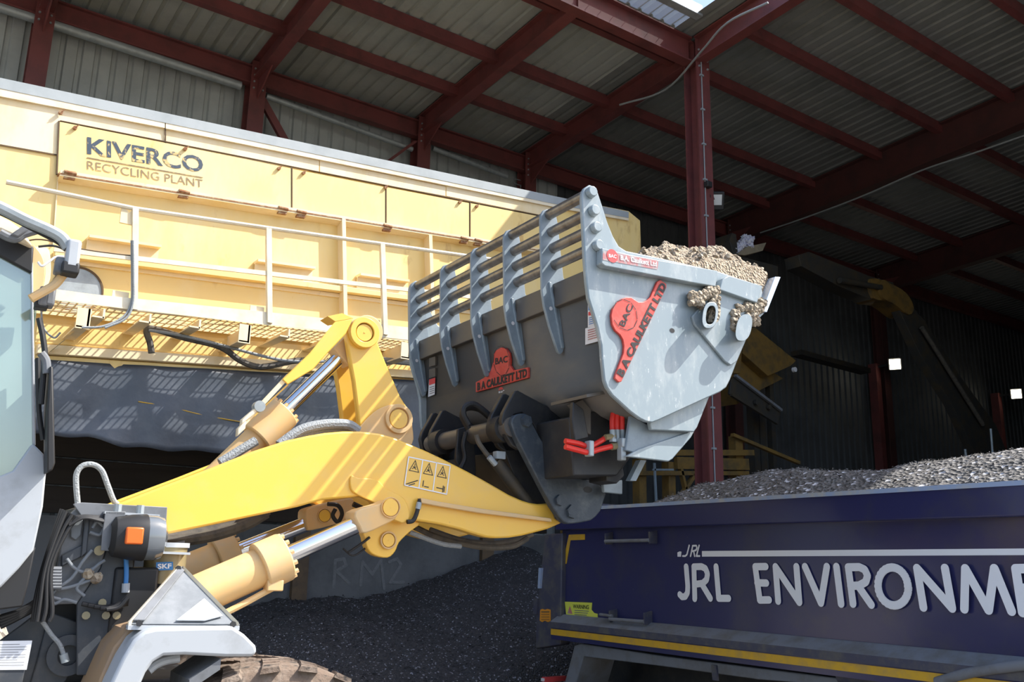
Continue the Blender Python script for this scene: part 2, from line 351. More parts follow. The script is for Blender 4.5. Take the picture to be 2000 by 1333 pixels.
# columns
labs = ['red steel wall column at the far left above the yellow plant',
        'red steel wall column above the faded plant lettering with diagonal brace on its right',
        'red steel wall column with short diagonal brace on its left',
        'red steel wall column with a pale numeral high on the back wall',
        'red steel column in the dark of the shed under the deep rafter',
        'red steel column furthest into the dark shed']
for i, x in enumerate(RX):
    b = B(); ibeam(b, (x, YW-.25, 0), (x, YW-.25, RZ(YW)+.05), (.27, 0, 0), (0, .30, 0))
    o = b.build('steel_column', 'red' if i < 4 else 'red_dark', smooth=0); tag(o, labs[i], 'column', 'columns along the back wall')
    for dz in (0, .12, .24, .36):
        for sx in (-.08, .08): B().bolt((x+sx, YW-.40, RZ(YW)-.1-dz), (0, -1, 0), .018, .02).build('bolt', 'galv', o)
    if i == 3:
        n = B()
        p = YP(1010, 362, YW-.405); s_ = .09
        for a, c in (((-1, 1.4), (1, 1.4)), ((-1, 1.4), (-1, .2)), ((-1, .2), (1, .2)), ((1, .2), (1, -1.2)), ((1, -1.2), (-1, -1.2))):
            n.bar(p+V((a[0]*s_, 0, a[1]*s_)), p+V((c[0]*s_, 0, c[1]*s_)), (.02, 0, .02), (0, .004, 0))
        n.build('numeral', 'dust', o)
CX, CY = 10.54, 9.547
col = thing('steel_column', 'tall red steel column at the open corner behind the bucket, carrying a cable and floodlight', 'column', (CX, CY, 0))
ibeam(B(), (CX, CY, 0), (CX, CY, RZ(CY)+.1), V((.30, 0, 0)), V((0, .30, 0))).build('shaft', 'red', col, smooth=0)
B().aa(CX-.28, CY-.28, 0, CX+.28, CY+.28, .03).build('base_plate', 'red', col)
b = B().tube([(CX-.06, CY-.165, 3.2+i*.5) for i in range(16)], .011, 6, 0); b.build('conduit', 'hose', col)
for i in range(12): B().box((CX-.06, CY-.16, 3.4+i*.62), (.075, 0, 0), (0, .05, 0), (0, 0, .03)).build('clip', 'galv', col)
for dz in (.1, .25, .4):
    for sx in (-.1, .1): B().bolt((CX+sx, CY-.15, RZ(CY)-dz), (0, -1, 0), .02, .02).build('bolt', 'galv', col)
# floodlight and its sensor box on the column
p = XP(1399, 390, CX+.25)
fl = thing('floodlight', 'small square floodlight, unlit, bolted to the tall red column', 'floodlight', p)
nrm = V((-.55, -.65, -.5)).normalized(); rr = nrm.cross(Z).normalized(); uu = rr.cross(nrm)
B().box(p-nrm*.02-uu*.02, rr*.25, uu*.29, nrm*.10).build('housing', 'black', fl, bevel=.01)
B().box(p+nrm*.034, rr*.17, uu*.17, nrm*.008).build('pane', 'lampoff', fl)
B().bar(p-nrm*.03, V((CX+.06, CY-.14, p.z)), (0, 0, .05), (0, .03, 0)).build('bracket', 'black', fl)
p2 = YP(1383, 361, CY-.2); sb = tag(B().box(p2, (.11, 0, 0), (0, .09, 0), (0, 0, .10)).build('sensor_box', 'black', bevel=.01), 'small black sensor box on the tall red column just above the floodlight', 'sensor')
# cables hung under the deep rafter and beside the corner
b = B(); pts = [(1485, 455), (1560, 430), (1680, 385), (1800, 333), (1900, 300), (2000, 265), (2060, 245)]
tag(b.tube([XP(x, y, 16.35) for x, y in pts], .018, 6).build('power_cable', 'hose'), 'thin grey cable slung beneath the deep dark rafter', 'cable')
b = B(); pts = [(1210, 205), (1300, 175), (1370, 100), (1420, 45), (1500, 5)]
tag(b.tube([ZP(x, y, 10.25) for x, y in pts], .018, 6).build('power_cable', 'hose'), 'thin grey cable looped round the top of the tall red column', 'cable')
# push wall
for k in range(6): tag(B().aa(-.2, 12.30+.02*(k % 2), 2.78+k*.34, 9.6, 12.44, 3.10+k*.34).build('trim_%d' % (70+k), 'timber', bevel=.01), kind='structure')
tag(B().aa(-.2, 12.35, 0, 17, 12.60, 2.75).build('wall_push', 'concrete'), kind='structure')
for i, x in enumerate((1.2, None, 8.4)):
    x = x or YP(585, 1130, 12.3).x
    o = B().aa(x-.11, 12.27, 0, x+.11, 12.36, 2.75).build('wall_post', 'sleeper'); tag(o, ['brown steel post in the push wall behind the loader frame', 'brown steel post in the push wall left of the chalk letters', 'brown steel post in the push wall behind the truck'][i], 'post', 'push wall posts')
def strokes(name, segs, wd, mp, nrm_, m, parent=None, close=()):
    """rounded-end brush strokes on a plane; mp turns photo points into wall points"""
    b = B(); nv = V(nrm_).normalized(); k = 0
    for seg in segs:
        P = [mp(*p) for p in seg]
        for a, c in zip(P, P[1:]):
            k += 1; o = nv*(.0002*k); d = (c-a).normalized(); s_ = nv.cross(d)*wd/2
            b.poly([a+s_+o, a-s_+o, c-s_+o, c+s_+o])
        for a in P:
            k += 1; b.disc(a+nv*.0002*k, nv, wd/2, 14)
    return b.build(name, m, parent, smooth=0, fix=False)
g = [[(652, 1147), (655, 1095), (672, 1092), (676, 1105), (657, 1116), (682, 1140)], [(704, 1143), (708, 1098), (727, 1122), (744, 1095), (750, 1150)], [(760, 1098), (775, 1092), (783, 1103), (768, 1128), (762, 1138), (788, 1138)]]
tag(strokes('chalk_mark', g, .045, lambda x, y: YP(x, y, 12.345), (0, -1, 0), 'concrete' and mat('chalk', (.175, .18, .185), .9, var=(.13, .135, .14), vscale=18)), 'faint pale letters RM2 painted on the push wall above the black heap', 'graffiti')

# ================================================================== RECYCLING PLANT (tilted drum housing)
YF = 10.307; YO = 9.607
pl = thing('recycling_plant', 'huge faded yellow recycling plant housing with lettered access panel, handrail and walkway', 'recycling plant', (4.5, 11.3, 0))
H = lambda x, y, d=0: YP(x, y, YF-d)
HN = V((0, -1, 0))
body = B(); out = [(-420, 62), (1105, 388), (1228, 412), (1251, 431), (1262, 800), (800, 760), (-420, 690)]
body.prism([H(x, y) for x, y in out], (0, 1.9, 0)).build('housing', 'plant', pl, bevel=.015)
# cover strip: grey back slope over a pale lit edge
def strip(name, top, bot, d, m, parent=pl, t=.02):
    P = [H(x, y, d) for x, y in top]+[H(x, y, d) for x, y in bot[::-1]]
    return B().prism(P, (0, t, 0)).build(name, m, parent)
strip('cover', [(-420, 62), (1105, 388), (1228, 414)], [(-420, 85), (1105, 403), (1228, 426)], .05, 'cap', t=.05)
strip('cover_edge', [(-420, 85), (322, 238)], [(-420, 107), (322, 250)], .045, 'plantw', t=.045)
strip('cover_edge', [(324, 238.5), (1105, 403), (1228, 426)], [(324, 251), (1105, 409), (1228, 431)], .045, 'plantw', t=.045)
# upper faded band panels
strip('upper_panel', [(-420, 107), (112, 207), (322, 250)], [(-420, 205), (112, 303), (114, 237), (322, 282)], .012, 'plant2', t=.012)
strip('upper_panel', [(324, 251), (623, 314)], [(324, 282), (569, 328), (623, 337)], .012, 'plant2', t=.012)
strip('upper_panel', [(625, 314), (870, 365)], [(625, 337), (870, 383)], .012, 'plant2', t=.012)
strip('upper_panel', [(872, 362), (1075, 404)], [(872, 383), (1075, 424)], .012, 'plant2', t=.012)
# access panels with hinges and latches
ap = strip('access_panel', [(117, 238), (568, 329)], [(113, 340), (568, 413)], .03, 'plant', t=.03)
strip('access_panel', [(571, 330), (752, 366)], [(571, 413.5), (752, 443)], .03, 'plant', t=.03)
strip('access_panel', [(755, 366), (916, 397)], [(755, 444), (916, 470)], .03, 'plant', t=.03)
strip('access_panel', [(919, 397), (1075, 427)], [(919, 470), (1075, 495)], .03, 'plant', t=.03)
for x0, y0, x1, y1 in ((115, 237, 111, 341), (569.6, 329, 569.6, 414), (753.5, 365, 753.5, 444), (917.5, 396, 917.5, 471)):
    p, q = H(x0, y0, .018), H(x1, y1, .018); B().bar(p, q, (.014, 0, 0), (0, .03, 0)).build('panel_gap', 'dark_line', pl)
p, q = H(117, 236.5, .018), H(1075, 426, .018); B().bar(p, q, (0, 0, .009), (0, .03, 0)).build('panel_gap', 'dark_line', pl)
p, q = H(0, 283, .014), H(112, 303, .014); B().bar(p, q, (0, 0, .014), (0, .005, 0)).build('panel_gap', 'dark_line', pl)
p, q = H(323, 250, .03), H(323, 280, .02); B().bar(p, q, (.014, 0, 0), (0, .01, 0)).build('panel_gap', 'dark_line', pl)
# ledge under the panels
p0, p1 = H(113, 343, 0), H(1075, 497, 0)
B().prism([p0+V((0, 0, .02)), p0+V((0, -.13, .02)), p0+V((0, -.13, -.045)), p0+V((0, -.02, -.075)), p0+V((0, 0, -.075))], p1-p0).build('ledge', 'plant2', pl)
p, q = H(113, 341, .09), H(1075, 495, .09); B().bar(p, q, (0, 0, .016), (0, .09, 0)).build('ledge_rust', 'rust', pl)
for x, y in ((136, 343), (358, 380), (551, 412), (587, 419), (755, 446), (905, 470), (932, 474)):
    c = H(x, y, .10); hb = B(); hb.box(c, (.11, 0, .01), (0, .05, 0), (0, 0, .09)); hb.cyl(c+V((-.06, -.03, .02)), c+V((.06, -.03, .02)), .022, seg=10); hb.build('hinge', 'rust', pl)
for x, y in ((118, 221), (146, 251), (361, 292), (544, 330), (592, 339), (752, 367), (897, 396), (930, 404)):
    c = H(x, y, .03); B().cyl(c, c+V((0, -.03, 0)), .022, seg=8).bar(c+V((-.02, -.03, -.02)), c+V((.03, -.035, .035)), (.016, 0, 0), (0, .012, 0)).build('latch', 'rust', pl)
# lettering
rows = lambda x0, y0, x1, y1, x2, y2: (H(x0, y0, .034), H(x1, y1, .034), H(x2, y2, .034))
text('brand_lettering', 'KIVERCO', *rows(170, 301, 397, 338, 170, 267), 'letter_blue', ap, bold=.022)
p, q = H(170, 308, .034), H(396, 347, .034); B().bar(p, q, (0, 0, .012), (0, .003, 0)).build('underline', 'letter_brown', ap)
text('lettering', 'RECYCLING PLANT', *rows(170, 331, 396, 367, 170, 314), 'letter_brown', ap, bold=.0)
# housing ribs and seams
for x0, y0, x1, y1, wd, dd in ((667, 430, 671, 640, .05, .14), (113, 345, 104, 480, .012, .02), (836, 462, 842, 640, .05, .14)):
    p, q = H(x0, y0, dd/2), H(x1, y1, dd/2); B().bar(p, q, (wd, 0, 0), (0, dd, 0)).build('rib', 'plant2', pl)
# flange bar across the housing
p, q = H(105, 496, .06), H(930, 600, .06); B().bar(p, q, (0, 0, .07), (0, .12, 0)).build('flange', 'plant', pl, bevel=.006)
p, q = H(105, 508, .012), H(930, 612, .012); B().bar(p, q, (0, 0, .05), (0, .03, 0)).build('flange_foot', 'plant2', pl)
for x, y, x2, y2 in ((172, 464, 312, 484), (500, 511, 612, 526), (700, 538, 795, 551)):
    p, q = H(x, y, .07), H(x2, y2, .07); bb = B(); bb.bar(p, q, (0, 0, .03), (0, .14, 0)); bb.bar(p+V((0, .03, -.09)), q+V((0, .03, -.09)), (0, 0, .15), (0, .02, 0)); bb.build('hand_bracket', 'plant2', pl)
c = H(152, 566, .012); B().disc(c, HN, .24, 40).build('access_hole', 'galv', pl)
b = B(); b.ring(c+V((0, .01, 0)), c+V((0, -.012, 0)), .255, .235, 40); b.build('hole_rim', 'dark_line', pl)
# handrail
O = lambda x, y, d=0: YP(x, y, YO-d)
posts = [(264, 408, 262, 606), (524, 447, 526, 632), (746, 477, 752, 655)]
for a, c, d, e in posts:
    p, q = O(a, c), O(d, e); B().bar(p, q, (.062, 0, 0), (0, .05, 0)).build('handrail_post', 'plantw', pl, bevel=.004)
    B().box(q+V((-.14, .04, .08)), (.16, 0, 0), (0, .02, 0), (0, 0, .20)).build('post_bracket', 'plant2', pl)
rail = [O(x, y) for x, y in ((12, 356), (110, 376), (264, 408), (524, 446), (746, 477), (960, 507))]
B().tube(rail, .026, 8, 0).build('top_rail', 'plantw', pl)
p, q = O(105, 487), O(960, 585); B().bar(p, q, (0, 0, .05), (0, .03, 0)).build('knee_rail', 'plantw', pl)
c = O(252, 420); B().prism([c+V((-.08, 0, .1)), c+V((0, 0, .02)), c+V((.05, 0, .1)), c+V((.05, 0, -.1)), c+V((-.08, 0, -.1))], (0, .03, 0)).build('cable_hook', 'plant2', pl)
# toe board and walkway
P = [O(x, y) for x, y in ((70, 560), (182, 575), (524, 610), (800, 640), (960, 657), (960, 684), (800, 665), (524, 634), (262, 607), (182, 595), (70, 580))]
B().prism(P, (0, .03, 0)).build('toe_board', 'plantw', pl)
inner = lambda p: V((p.x, YF, p.z))
a0, a1 = O(70, 582), O(960, 686)
wk = thing  # (kept short)
g = B(); n = int((a1-a0).length/.075)
for i in range(n+1):
    p = a0.lerp(a1, i/n); dx = 0
    g.bar(p, inner(p)+V((0, -.06, 0)), (.013, 0, 0), (0, 0, .010))
for j in range(9):
    y = YO+(YF-YO-.06)*j/8; g.bar((a0.x, y, a0.z), (a1.x, y, a1.z), (0, .040 if j in (3, 6) else .006, 0), (0, 0, .010))
B().bar((a0.x, YF-.03, a0.z), (a1.x, YF-.03, a1.z), (0, .06, 0), (0, 0, .012)).build('walkway_plate', 'plant', pl, smooth=0)
g.build('walkway_grating', 'plant2', pl, smooth=0)
for x, y, big in ((176, 600, 1), (205, 600, 0), (295, 610, 0), (392, 621, 0), (488, 632, 1), (566, 640, 0), (655, 650, 0), (800, 667, 1), (900, 680, 0)):
    p = O(x, y); q = inner(p); hgt = .20 if big else .10
    bb = B(); bb.bar(p+V((0, 0, -hgt/2-.02)), q+V((0, 0, -hgt/2-.02)), (.02, 0, 0), (0, 0, hgt)); bb.bar(p+V((-.05, 0, -.03-hgt+.02)), q+V((-.05, 0, -.03-hgt+.02)), (.11, 0, 0), (0, 0, .016))
    if big: bb.prism([p+V((-.11, 0, -.02)), p+V((.02, 0, -.02)), p+V((.02, 0, -.23)), p+V((-.11, 0, -.23))], (0, .02, 0))
    bb.build('walkway_bracket', 'plant2', pl, smooth=0)
# chassis beam under the housing, lit lower flange
def beam(name, x0, y0, x1, y1, hgt, d, m):
    p, q = H(x0, y0), H(x1, y1); B().prism([p+V((0, 0, hgt/2)), p+V((0, -d, hgt/2)), p+V((0, -d, -hgt/2)), p+V((0, 0, -hgt/2))], q-p).build(name, m, pl, bevel=.006)
beam('chassis_web', 70, 650, 960, 722, .22, .02, 'plant')
beam('chassis_flange', 70, 684, 960, 744, .10, .10, 'plant2')
beam('chassis_foot', 70, 704, 960, 762, .10, .04, 'plant')
for x in (.3, 9.3):
    B().aa(x-.14, YF+.8, 0, x+.14, YF+1.1, 5).build('support_leg', 'dkyellow', pl)
# dark housing on the left end under walkway (diagonal strut)
p, q = O(180, 620, -.1), H(95, 690, .12); B().bar(p, q, (.05, 0, .05), (0, .12, 0)).build('strut', 'plant2', pl)
# hoses on the plant
hs = lambda pts, r, m, nm='hose', d=.15: B().tube([H(x, y, d) for x, y in pts], r, 8).build(nm, m, pl)
hs([(257, 470), (258, 540), (257, 590), (240, 620), (200, 638), (160, 640)], .012, 'hose', 'cable', .72)
hs([(260, 470), (261, 540), (260, 590), (246, 622), (205, 641)], .012, 'hose', 'cable', .74)
hs([(296, 690), (293, 670), (286, 646), (300, 643), (360, 660), (430, 678), (470, 705), (510, 717), (570, 706), (600, 704)], .035, 'hosed', 'armoured_hose', .35)
hs([(290, 645), (350, 655), (430, 674), (540, 702), (600, 707), (640, 706)], .018, 'hose', 'armoured_hose', .38)
hs([(640, 706), (700, 702), (760, 705), (830, 712)], .04, 'hose', 'armoured_hose', .3)
hs([(80, 600), (85, 640), (105, 660), (118, 650)], .01, 'hose', 'cable', .4)
hs([(30, 478), (80, 468), (160, 487), (230, 497), (258, 500)], .008, 'dark_line', 'cable', .71)

# tarpaulin
top = [(60, 700), (840, 742)]; NX, NZ = 70, 16; rows_ = []
tp = [H(60, 702, .05), H(845, 745, .05)]; bt = [(60, 848), (170, 855), (240, 873), (330, 880), (430, 884), (560, 886), (700, 886), (845, 884)]
def botat(u):
    x = 60+785*u
    for (xa, ya), (xb, yb) in zip(bt, bt[1:]):
        if x <= xb: return H(x, ya+(yb-ya)*(x-xa)/(xb-xa), .10)
    return H(845, 884, .10)
for j in range(NZ+1):
    r = []
    for i in range(NX+1):
        u, v_ = i/NX, j/NZ; p = tp[0].lerp(tp[1], u).lerp(botat(u), v_)
        p.y -= (.03*noise.noise(V((u*9, v_*2.0, 0)))+.008*sin(u*60+v_*2)*(.4+.6*v_)+.02*sin(u*17+v_*4)*v_); p.z += .012*sin(u*50)*v_
        r.append(p)
    rows_.append(r)
o = B().loft(rows_).build('tarpaulin', 'tarp', smooth=180); tag(o, 'black tarpaulin sheet hanging beneath the yellow plant, dappled by grating light', 'tarpaulin')
sm = o.modifiers.new('thick', 'SOLIDIFY'); sm.thickness = .006
rp = B().tube([H(x, y, .085) for x, y in ((270, 785), (330, 795), (400, 812), (480, 826))], .006, 5).build('rope', 'tape'); tag(rp, 'thin yellow rope lying across the black tarpaulin', 'rope')

# ================================================================== WHEEL LOADER
lo = thing('wheel_loader', 'yellow wheel loader with raised boom at the left, reaching towards the blue truck', 'wheel loader', L3(-1.9, 0, 0))
def plate(name, px, c, t, m, parent=lo, bevel=.006, pre=None):
    b = pre or B(); b.prism([LP(x, y, c) for x, y in px], LL*-t); return b.build(name, m, parent, bevel=bevel, smooth=40)
def pin(x, y, c, ro, ri, h, parent, m1='vold', m2='vol', nm='pin'):
    p = LP(x, y, c); a = B().ring(p, p+LL*h, ro, ri*1.12).build('boss', m1, parent, bevel=.004)
    B().cyl(p-LL*.02, p+LL*(h*.8), ri).cyl(p+LL*(h*.8), p+LL*(h*.86), ri*.12, seg=8).build(nm, m2, parent, bevel=.004)
def arc(pts, n=5):
    """smooth a traced outline (Catmull-Rom, closed) keeping its points"""
    out = []; N = len(pts)
    for i in range(N):
        p0, p1, p2, p3 = pts[i-1], pts[i], pts[(i+1) % N], pts[(i+2) % N]
        for k in range(n):
            t = k/n
            out.append(tuple(.5*((2*p1[j])+(p2[j]-p0[j])*t+(2*p0[j]-5*p1[j]+4*p2[j]-p3[j])*t*t+(3*p1[j]-p0[j]-3*p2[j]+p3[j])*t**3) for j in (0, 1)))
    return out
BO = .50                                    # outer face of the near boom arm
boom_px = [(150, 1022), (230, 985), (300, 957), (420, 912), (500, 880), (560, 861), (600, 852), (635, 846), (670, 843), (705, 843), (740, 847), (770, 855), (796, 866), (830, 880), (866, 897), (915, 922), (943, 937), (971, 953), (995, 967), (1020, 978), (1036, 983), (1051, 985), (1080, 983), (1084, 1012), (1098, 1022), (1070, 1034), (1044, 1041), (1020, 1047), (995, 1051), (970, 1052), (950, 1050), (925, 1043), (897, 1034), (860, 1025), (817, 1018), (775, 1020), (755, 1008), (740, 992), (728, 978), (714, 971), (700, 970), (686, 972), (630, 977), (581, 991), (500, 1008), (400, 1029), (317, 1046), (170, 1078)]
bm_ = plate('boom_arm', boom_px, BO, .10, 'vol', bevel=.012)
far = [L3(*[(lambda q: (q[0], -.40, q[1]))(lf(LP(x, y, BO)))][0]) for x, y in boom_px]
B().prism(far, LL*-.10).build('boom_arm', 'vol', lo, bevel=.012)
# folded flange along the boom nose, doubler plate and cross tube
fl_px = [(822, 973), (850, 979), (940, 994), (1077, 1013), (1078, 1020), (940, 1003), (850, 988), (824, 983)]
plate('flange', fl_px, BO+.05, .05, 'vold', bm_, .004)
plate('doubler', arc([(686, 930), (700, 934), (735, 937), (755, 955), (790, 975), (800, 1010), (785, 1022), (745, 1000), (735, 985), (700, 968), (686, 955)], 3), BO+.018, .02, 'vol', bm_, .005)
p = LP(640, 905, BO); B().cyl(p-LL*.05, p-LL*.95, .13).build('cross_tube', 'vold', lo)
p = LP(870, 985, BO); B().cyl(p-LL*.05, p-LL*.95, .10).build('cross_tube', 'vold', lo)
# warning pictogram panels
wp = LP; W_ = BO+.004
qa = [wp(x, y, W_) for x, y in ((798, 893), (879, 910), (872, 966), (790, 948))]; qm = quad_uv(*qa)
lab = B().poly(qa).build('warning_label', 'vol', bm_, smooth=0)
segs = []; lines = B(); off = LL*.002
def ln(b, u0, v0, u1, v1, wd=.0035):
    p, q = qm(u0, v0)+off, qm(u1, v1)+off; d = (q-p).normalized(); s_ = LL.cross(d)*wd; b.poly([p+s_-d*wd, p-s_-d*wd, q-s_+d*wd, q+s_+d*wd])
for u in (0, 1/3, 2/3, 1): ln(lines, u, 0, u, 1)
for v_ in (0, 1): ln(lines, 0, v_, 1, v_)
lines.build('label_border', 'white', lab, smooth=0)
pic = B()
for k in range(3):
    u = k/3
    for a, c in (((.06, .46), (.165, .08)), ((.165, .08), (.28, .46)), ((.28, .46), (.06, .46)), ((.12, .38), (.2, .3)), ((.14, .3), (.21, .38)), ((.17, .2), (.17, .3))): ln(pic, u+a[0], a[1], u+c[0], c[1], .0022)
for a in ((.04, .95, .28, .75), (.1, .98, .22, .88), (.42, .72, .42, .9), (.46, .9, .55, .9), (.75, .85, .9, .85), (.9, .75, .9, .95), (.93, .77, .93, .93)): ln(pic, *a, .003)
pic.build('pictogram', 'blackp', lab, smooth=0)
# lower lug pair under the boom
lug = arc([(708, 1028), (712, 1050), (718, 1072), (732, 1085), (757, 1090), (772, 1078), (780, 1060), (800, 1040), (820, 1022), (780, 1012), (740, 1008)], 3)
plate('lug', lug, BO-.06, .07, 'vol'); plate('lug', lug, BO-.28, .07, 'vol')
pin(757, 1056, BO-.06, .055, .04, .02, lo)
# bellcrank
bc_px = [(676, 652), (682, 637), (695, 627), (708, 624), (722, 628), (732, 640), (736, 665), (752, 705), (768, 742), (782, 775), (795, 795), (803, 812), (806, 840), (805, 868), (790, 880), (720, 870), (703, 845), (699, 800), (692, 745), (682, 690)]
bk = plate('bellcrank', bc_px, .17, .06, 'vol', bevel=.01)
def shiftL(px, c0, c1): return [L3(lf(LP(x, y, c0))[0], c1, lf(LP(x, y, c0))[1]) for x, y in px]
B().prism(shiftL(bc_px, .17, -.11), LL*-.06).build('bellcrank', 'vol', lo, bevel=.01)
pin(708, 652, .17, .105, .058, .045, bk, 'vol'); pin(774, 820, .17, .10, .065, .05, bk)
plate('pivot_bracket', arc([(690, 850), (705, 832), (730, 806), (755, 793), (780, 791), (800, 805), (806, 835), (805, 868), (770, 880), (720, 875)], 3), .20, .02, 'vold', bevel=.005)
# tilt cylinder
def cylinder(nm, ax, c, r_b, r_g, r_r, p_rod_end, p_gland, p_glend, p_base, gl=True, mb='vold'):
    A, G, G2, E_ = LP(*p_rod_end, c), LP(*p_gland, c), LP(*p_glend, c), LP(*p_base, c)
    G = A+(E_-A)*((G-A).dot(E_-A)/(E_-A).length_squared); G2 = A+(E_-A)*((G2-A).dot(E_-A)/(E_-A).length_squared); d = (E_-A).normalized()
    ba = B().cyl(G2, E_, r_b, seg=32).build(nm+'_barrel', mb, lo)
    g = B().cyl(G, G2, r_g, seg=32); g.build('gland', mb, ba, bevel=.01)
    a = d.orthogonal().normalized(); q = d.cross(a)
    for i in range(12):
        t = 2*pi*i/12; B().bolt(G+(a*cos(t)+q*sin(t))*r_g*.86, -d, r_g*.11, .02).build('bolt', mb, ba)
    B().cyl(A, G+d*.05, r_r, seg=24).build(nm+'_rod', 'chrome', lo); return A, G, d
tA, tG, td = cylinder('tilt', 0, 0.03, .085, .115, .048, (672, 690), (556, 806), (500, 858), (395, 960))
e0 = LP(708, 652, .03); B().ring(e0-LL*.10, e0+LL*.10, .11, .058).bar(e0+td*.05, tA+td*.06, td.cross(LL)*.16, LL*.13).build('rod_eye', 'vold', lo, bevel=.006)
B().cyl(e0-LL*.35, e0+LL*.1, .055).build('pin', 'vol', lo)
# lift cylinders (near one and far one)
cylinder('lift', 0, .60, .108, .138, .052, (705, 1022), (556, 1086), (505, 1108), (330, 1188))
hd = arc([(694, 1000), (740, 985), (762, 976), (778, 977), (784, 992), (775, 1010), (765, 1019), (715, 1042), (703, 1030)], 3)
plate('rod_head', hd, .68, .16, 'vold', bevel=.008); pin(762, 992, .68, .062, .05, .012, lo)
A2 = lf(LP(612, 1022, -.30)); cylinder('lift', 0, -.36, .108, .138, .052, (655, 1002), (461, 1077), (420, 1094), (330, 1130))
plate('rod_head', arc([(597, 1000), (612, 990), (660, 978), (690, 975), (688, 1000), (668, 1020), (610, 1036), (600, 1030)], 3), -.28, .16, 'vold', bevel=.008)
pin(633, 1008, -.28, .05, .04, .015, lo)
# grease pipe on near cylinder
B().tube([LP(540, 1146, .66), LP(520, 1156, .66), LP(480, 1178, .66), LP(425, 1206, .66)], .018, 8).build('oil_pipe', 'vold', lo)
B().box(LP(534, 1144, .66), LF*.09, LL*.08, Z*.06).build('pipe_block', 'vold', lo, bevel=.006)
# indicator rail beside tilt cylinder: folded cover and thin rods
ir = plate('indicator_cover', [(655, 628), (690, 622), (676, 652), (640, 690), (612, 722), (562, 752), (551, 741), (605, 690)], .24, .012, 'vol')
p = [LP(x, y, .24) for x, y in ((655, 628), (690, 622), (668, 612), (640, 618))]; B().prism(p, LL*-.14).build('indicator_top', 'vol', lo)
p, q = LP(560, 738, .22), LP(468, 836, .22); B().bar(p, q, (0, 0, .045), LL*.02).build('indicator_rod', 'plant2', lo)
p, q = LP(562, 752, .16), LP(480, 828, .16); B().bar(p, q, (0, 0, .012), LL*.02).build('indicator_rod', 'vol', lo)
B().bar(LP(500, 800, .22), LP(470, 826, .22), LL*.05, Z*.035).bar(LP(478, 830, .22), LP(462, 846, .22), LL*.05, Z*.05).build('indicator_bracket', 'plantw', lo, bevel=.006)
B().cyl(LP(505, 795, .22)-LL*.03, LP(505, 795, .22)+LL*.03, .035, seg=16).build('roller', 'galv', lo)
# hoses of the boom
def hose(pts, c, r, m, nm='hose', par=lo): return B().tube([LP(x, y, c) for x, y in pts], r, 9).build(nm, m, par)
hose([(545, 870), (575, 848), (600, 836), (640, 829), (680, 830), (700, 842)], .25, .032, 'hose')
hose([(548, 880), (580, 856), (610, 842), (650, 838), (690, 842)], .20, .025, 'hose')
hose([(430, 905), (470, 880), (500, 862)], .20, .03, 'hose', 'spring_guard')
hose([(152, 985), (149, 950), (150, 925), (162, 910), (182, 908), (199, 920), (211, 950), (222, 978), (232, 988)], .42, .015, 'hose')
hose([(290, 1052), (340, 1052), (400, 1044), (450, 1032), (490, 1015), (520, 995)], .10, .045, 'hosed')
hose([(300, 1060), (360, 1056), (420, 1046), (480, 1026), (520, 1003)], .18, .035, 'hosed')
hose([(640, 985), (660, 988), (668, 1004), (660, 1020), (650, 1008), (655, 995)], -.1, .014, 'black')
hose([(690, 985), (720, 1000), (735, 1010)], 0, .018, 'black')
hose([(680, 1080), (695, 1070), (712, 1058), (722, 1050)], .45, .008, 'black'); hose([(670, 1072), (690, 1086), (716, 1070)], .40, .006, 'black')
hose([(795, 1020), (806, 1018), (813, 1005), (818, 985), (820, 976)], BO+.03, .014, 'black')
B().cyl(LP(816, 995, BO+.03), LP(819, 982, BO+.03), .017, seg=10).build('fitting', 'galv', lo)
hose([(810, 1030), (850, 1048), (900, 1062), (950, 1070), (1000, 1068), (1030, 1052)], .2, .02, 'hosed')
hose([(840, 1035), (900, 1055), (960, 1062), (1010, 1055), (1040, 1045)], .05, .018, 'hosed')
hose([(800, 1040), (860, 1062), (900, 1068)], .3, .016, 'hose')

# coupler carrying the bucket: near link, far link, cross tube, tilt link
lk = [(999, 828), (1001, 818), (1007, 811), (1016, 808), (1025, 808), (1031, 811), (1037, 821), (1044, 834), (1056, 857), (1069, 876), (1083, 893), (1101, 914), (1121, 931), (1138, 936), (1155, 938), (1165, 942), (1171, 947), (1184, 965), (1173, 999), (1164, 1010), (1155, 1017), (1132, 1022), (1110, 1024), (1101, 1020), (1094, 1012), (1079, 990), (1056, 947), (1020, 877), (1007, 852)]
l1 = plate('coupler_link', lk, .62, .06, 'link', bevel=.008)
B().prism(shiftL(lk, .62, -.52), LL*-.06).build('coupler_link', 'link', lo, bevel=.008)
for x, y, r in ((1027, 823, .045), (1092, 978, .04), (1116, 1000, .05)): B().bolt(LP(x, y, .62), LL, r, .02).disc(LP(x, y, .643), LL, r*.5, 10).build('bolt', 'link', l1)
c = LP(1148, 957, .622); B().disc(c, LL, .022, 14, .038, Z).build('pin_hole', 'black', l1)
tA_, tB_ = lf(LP(960, 843, .3)), None
p, q = L3(tA_[0], .58, tA_[1]), L3(tA_[0], -.62, tA_[1]); B().cyl(p, q, .068).build('coupler_tube', 'back', lo)
for a_ in (.50, -.38): B().cyl(L3(tA_[0], a_, tA_[1]), L3(tA_[0], a_-.12, tA_[1]), .095).build('tube_collar', 'blackp', lo)
for cc in (.05, -.17):
    plate('coupler_rib', [(895, 838), (925, 830), (930, 920), (925, 960), (890, 900)], cc, .03, 'blackp')
plate('coupler_web', [(985, 880), (1020, 880), (1075, 990), (1050, 1000), (1010, 945)], .40, .9, 'blackp')
p, q = LP(968, 900, .42), LP(1035, 990, .42); B().cyl(p, q, .045, seg=16).build('lock_cylinder', 'darksteel', lo)
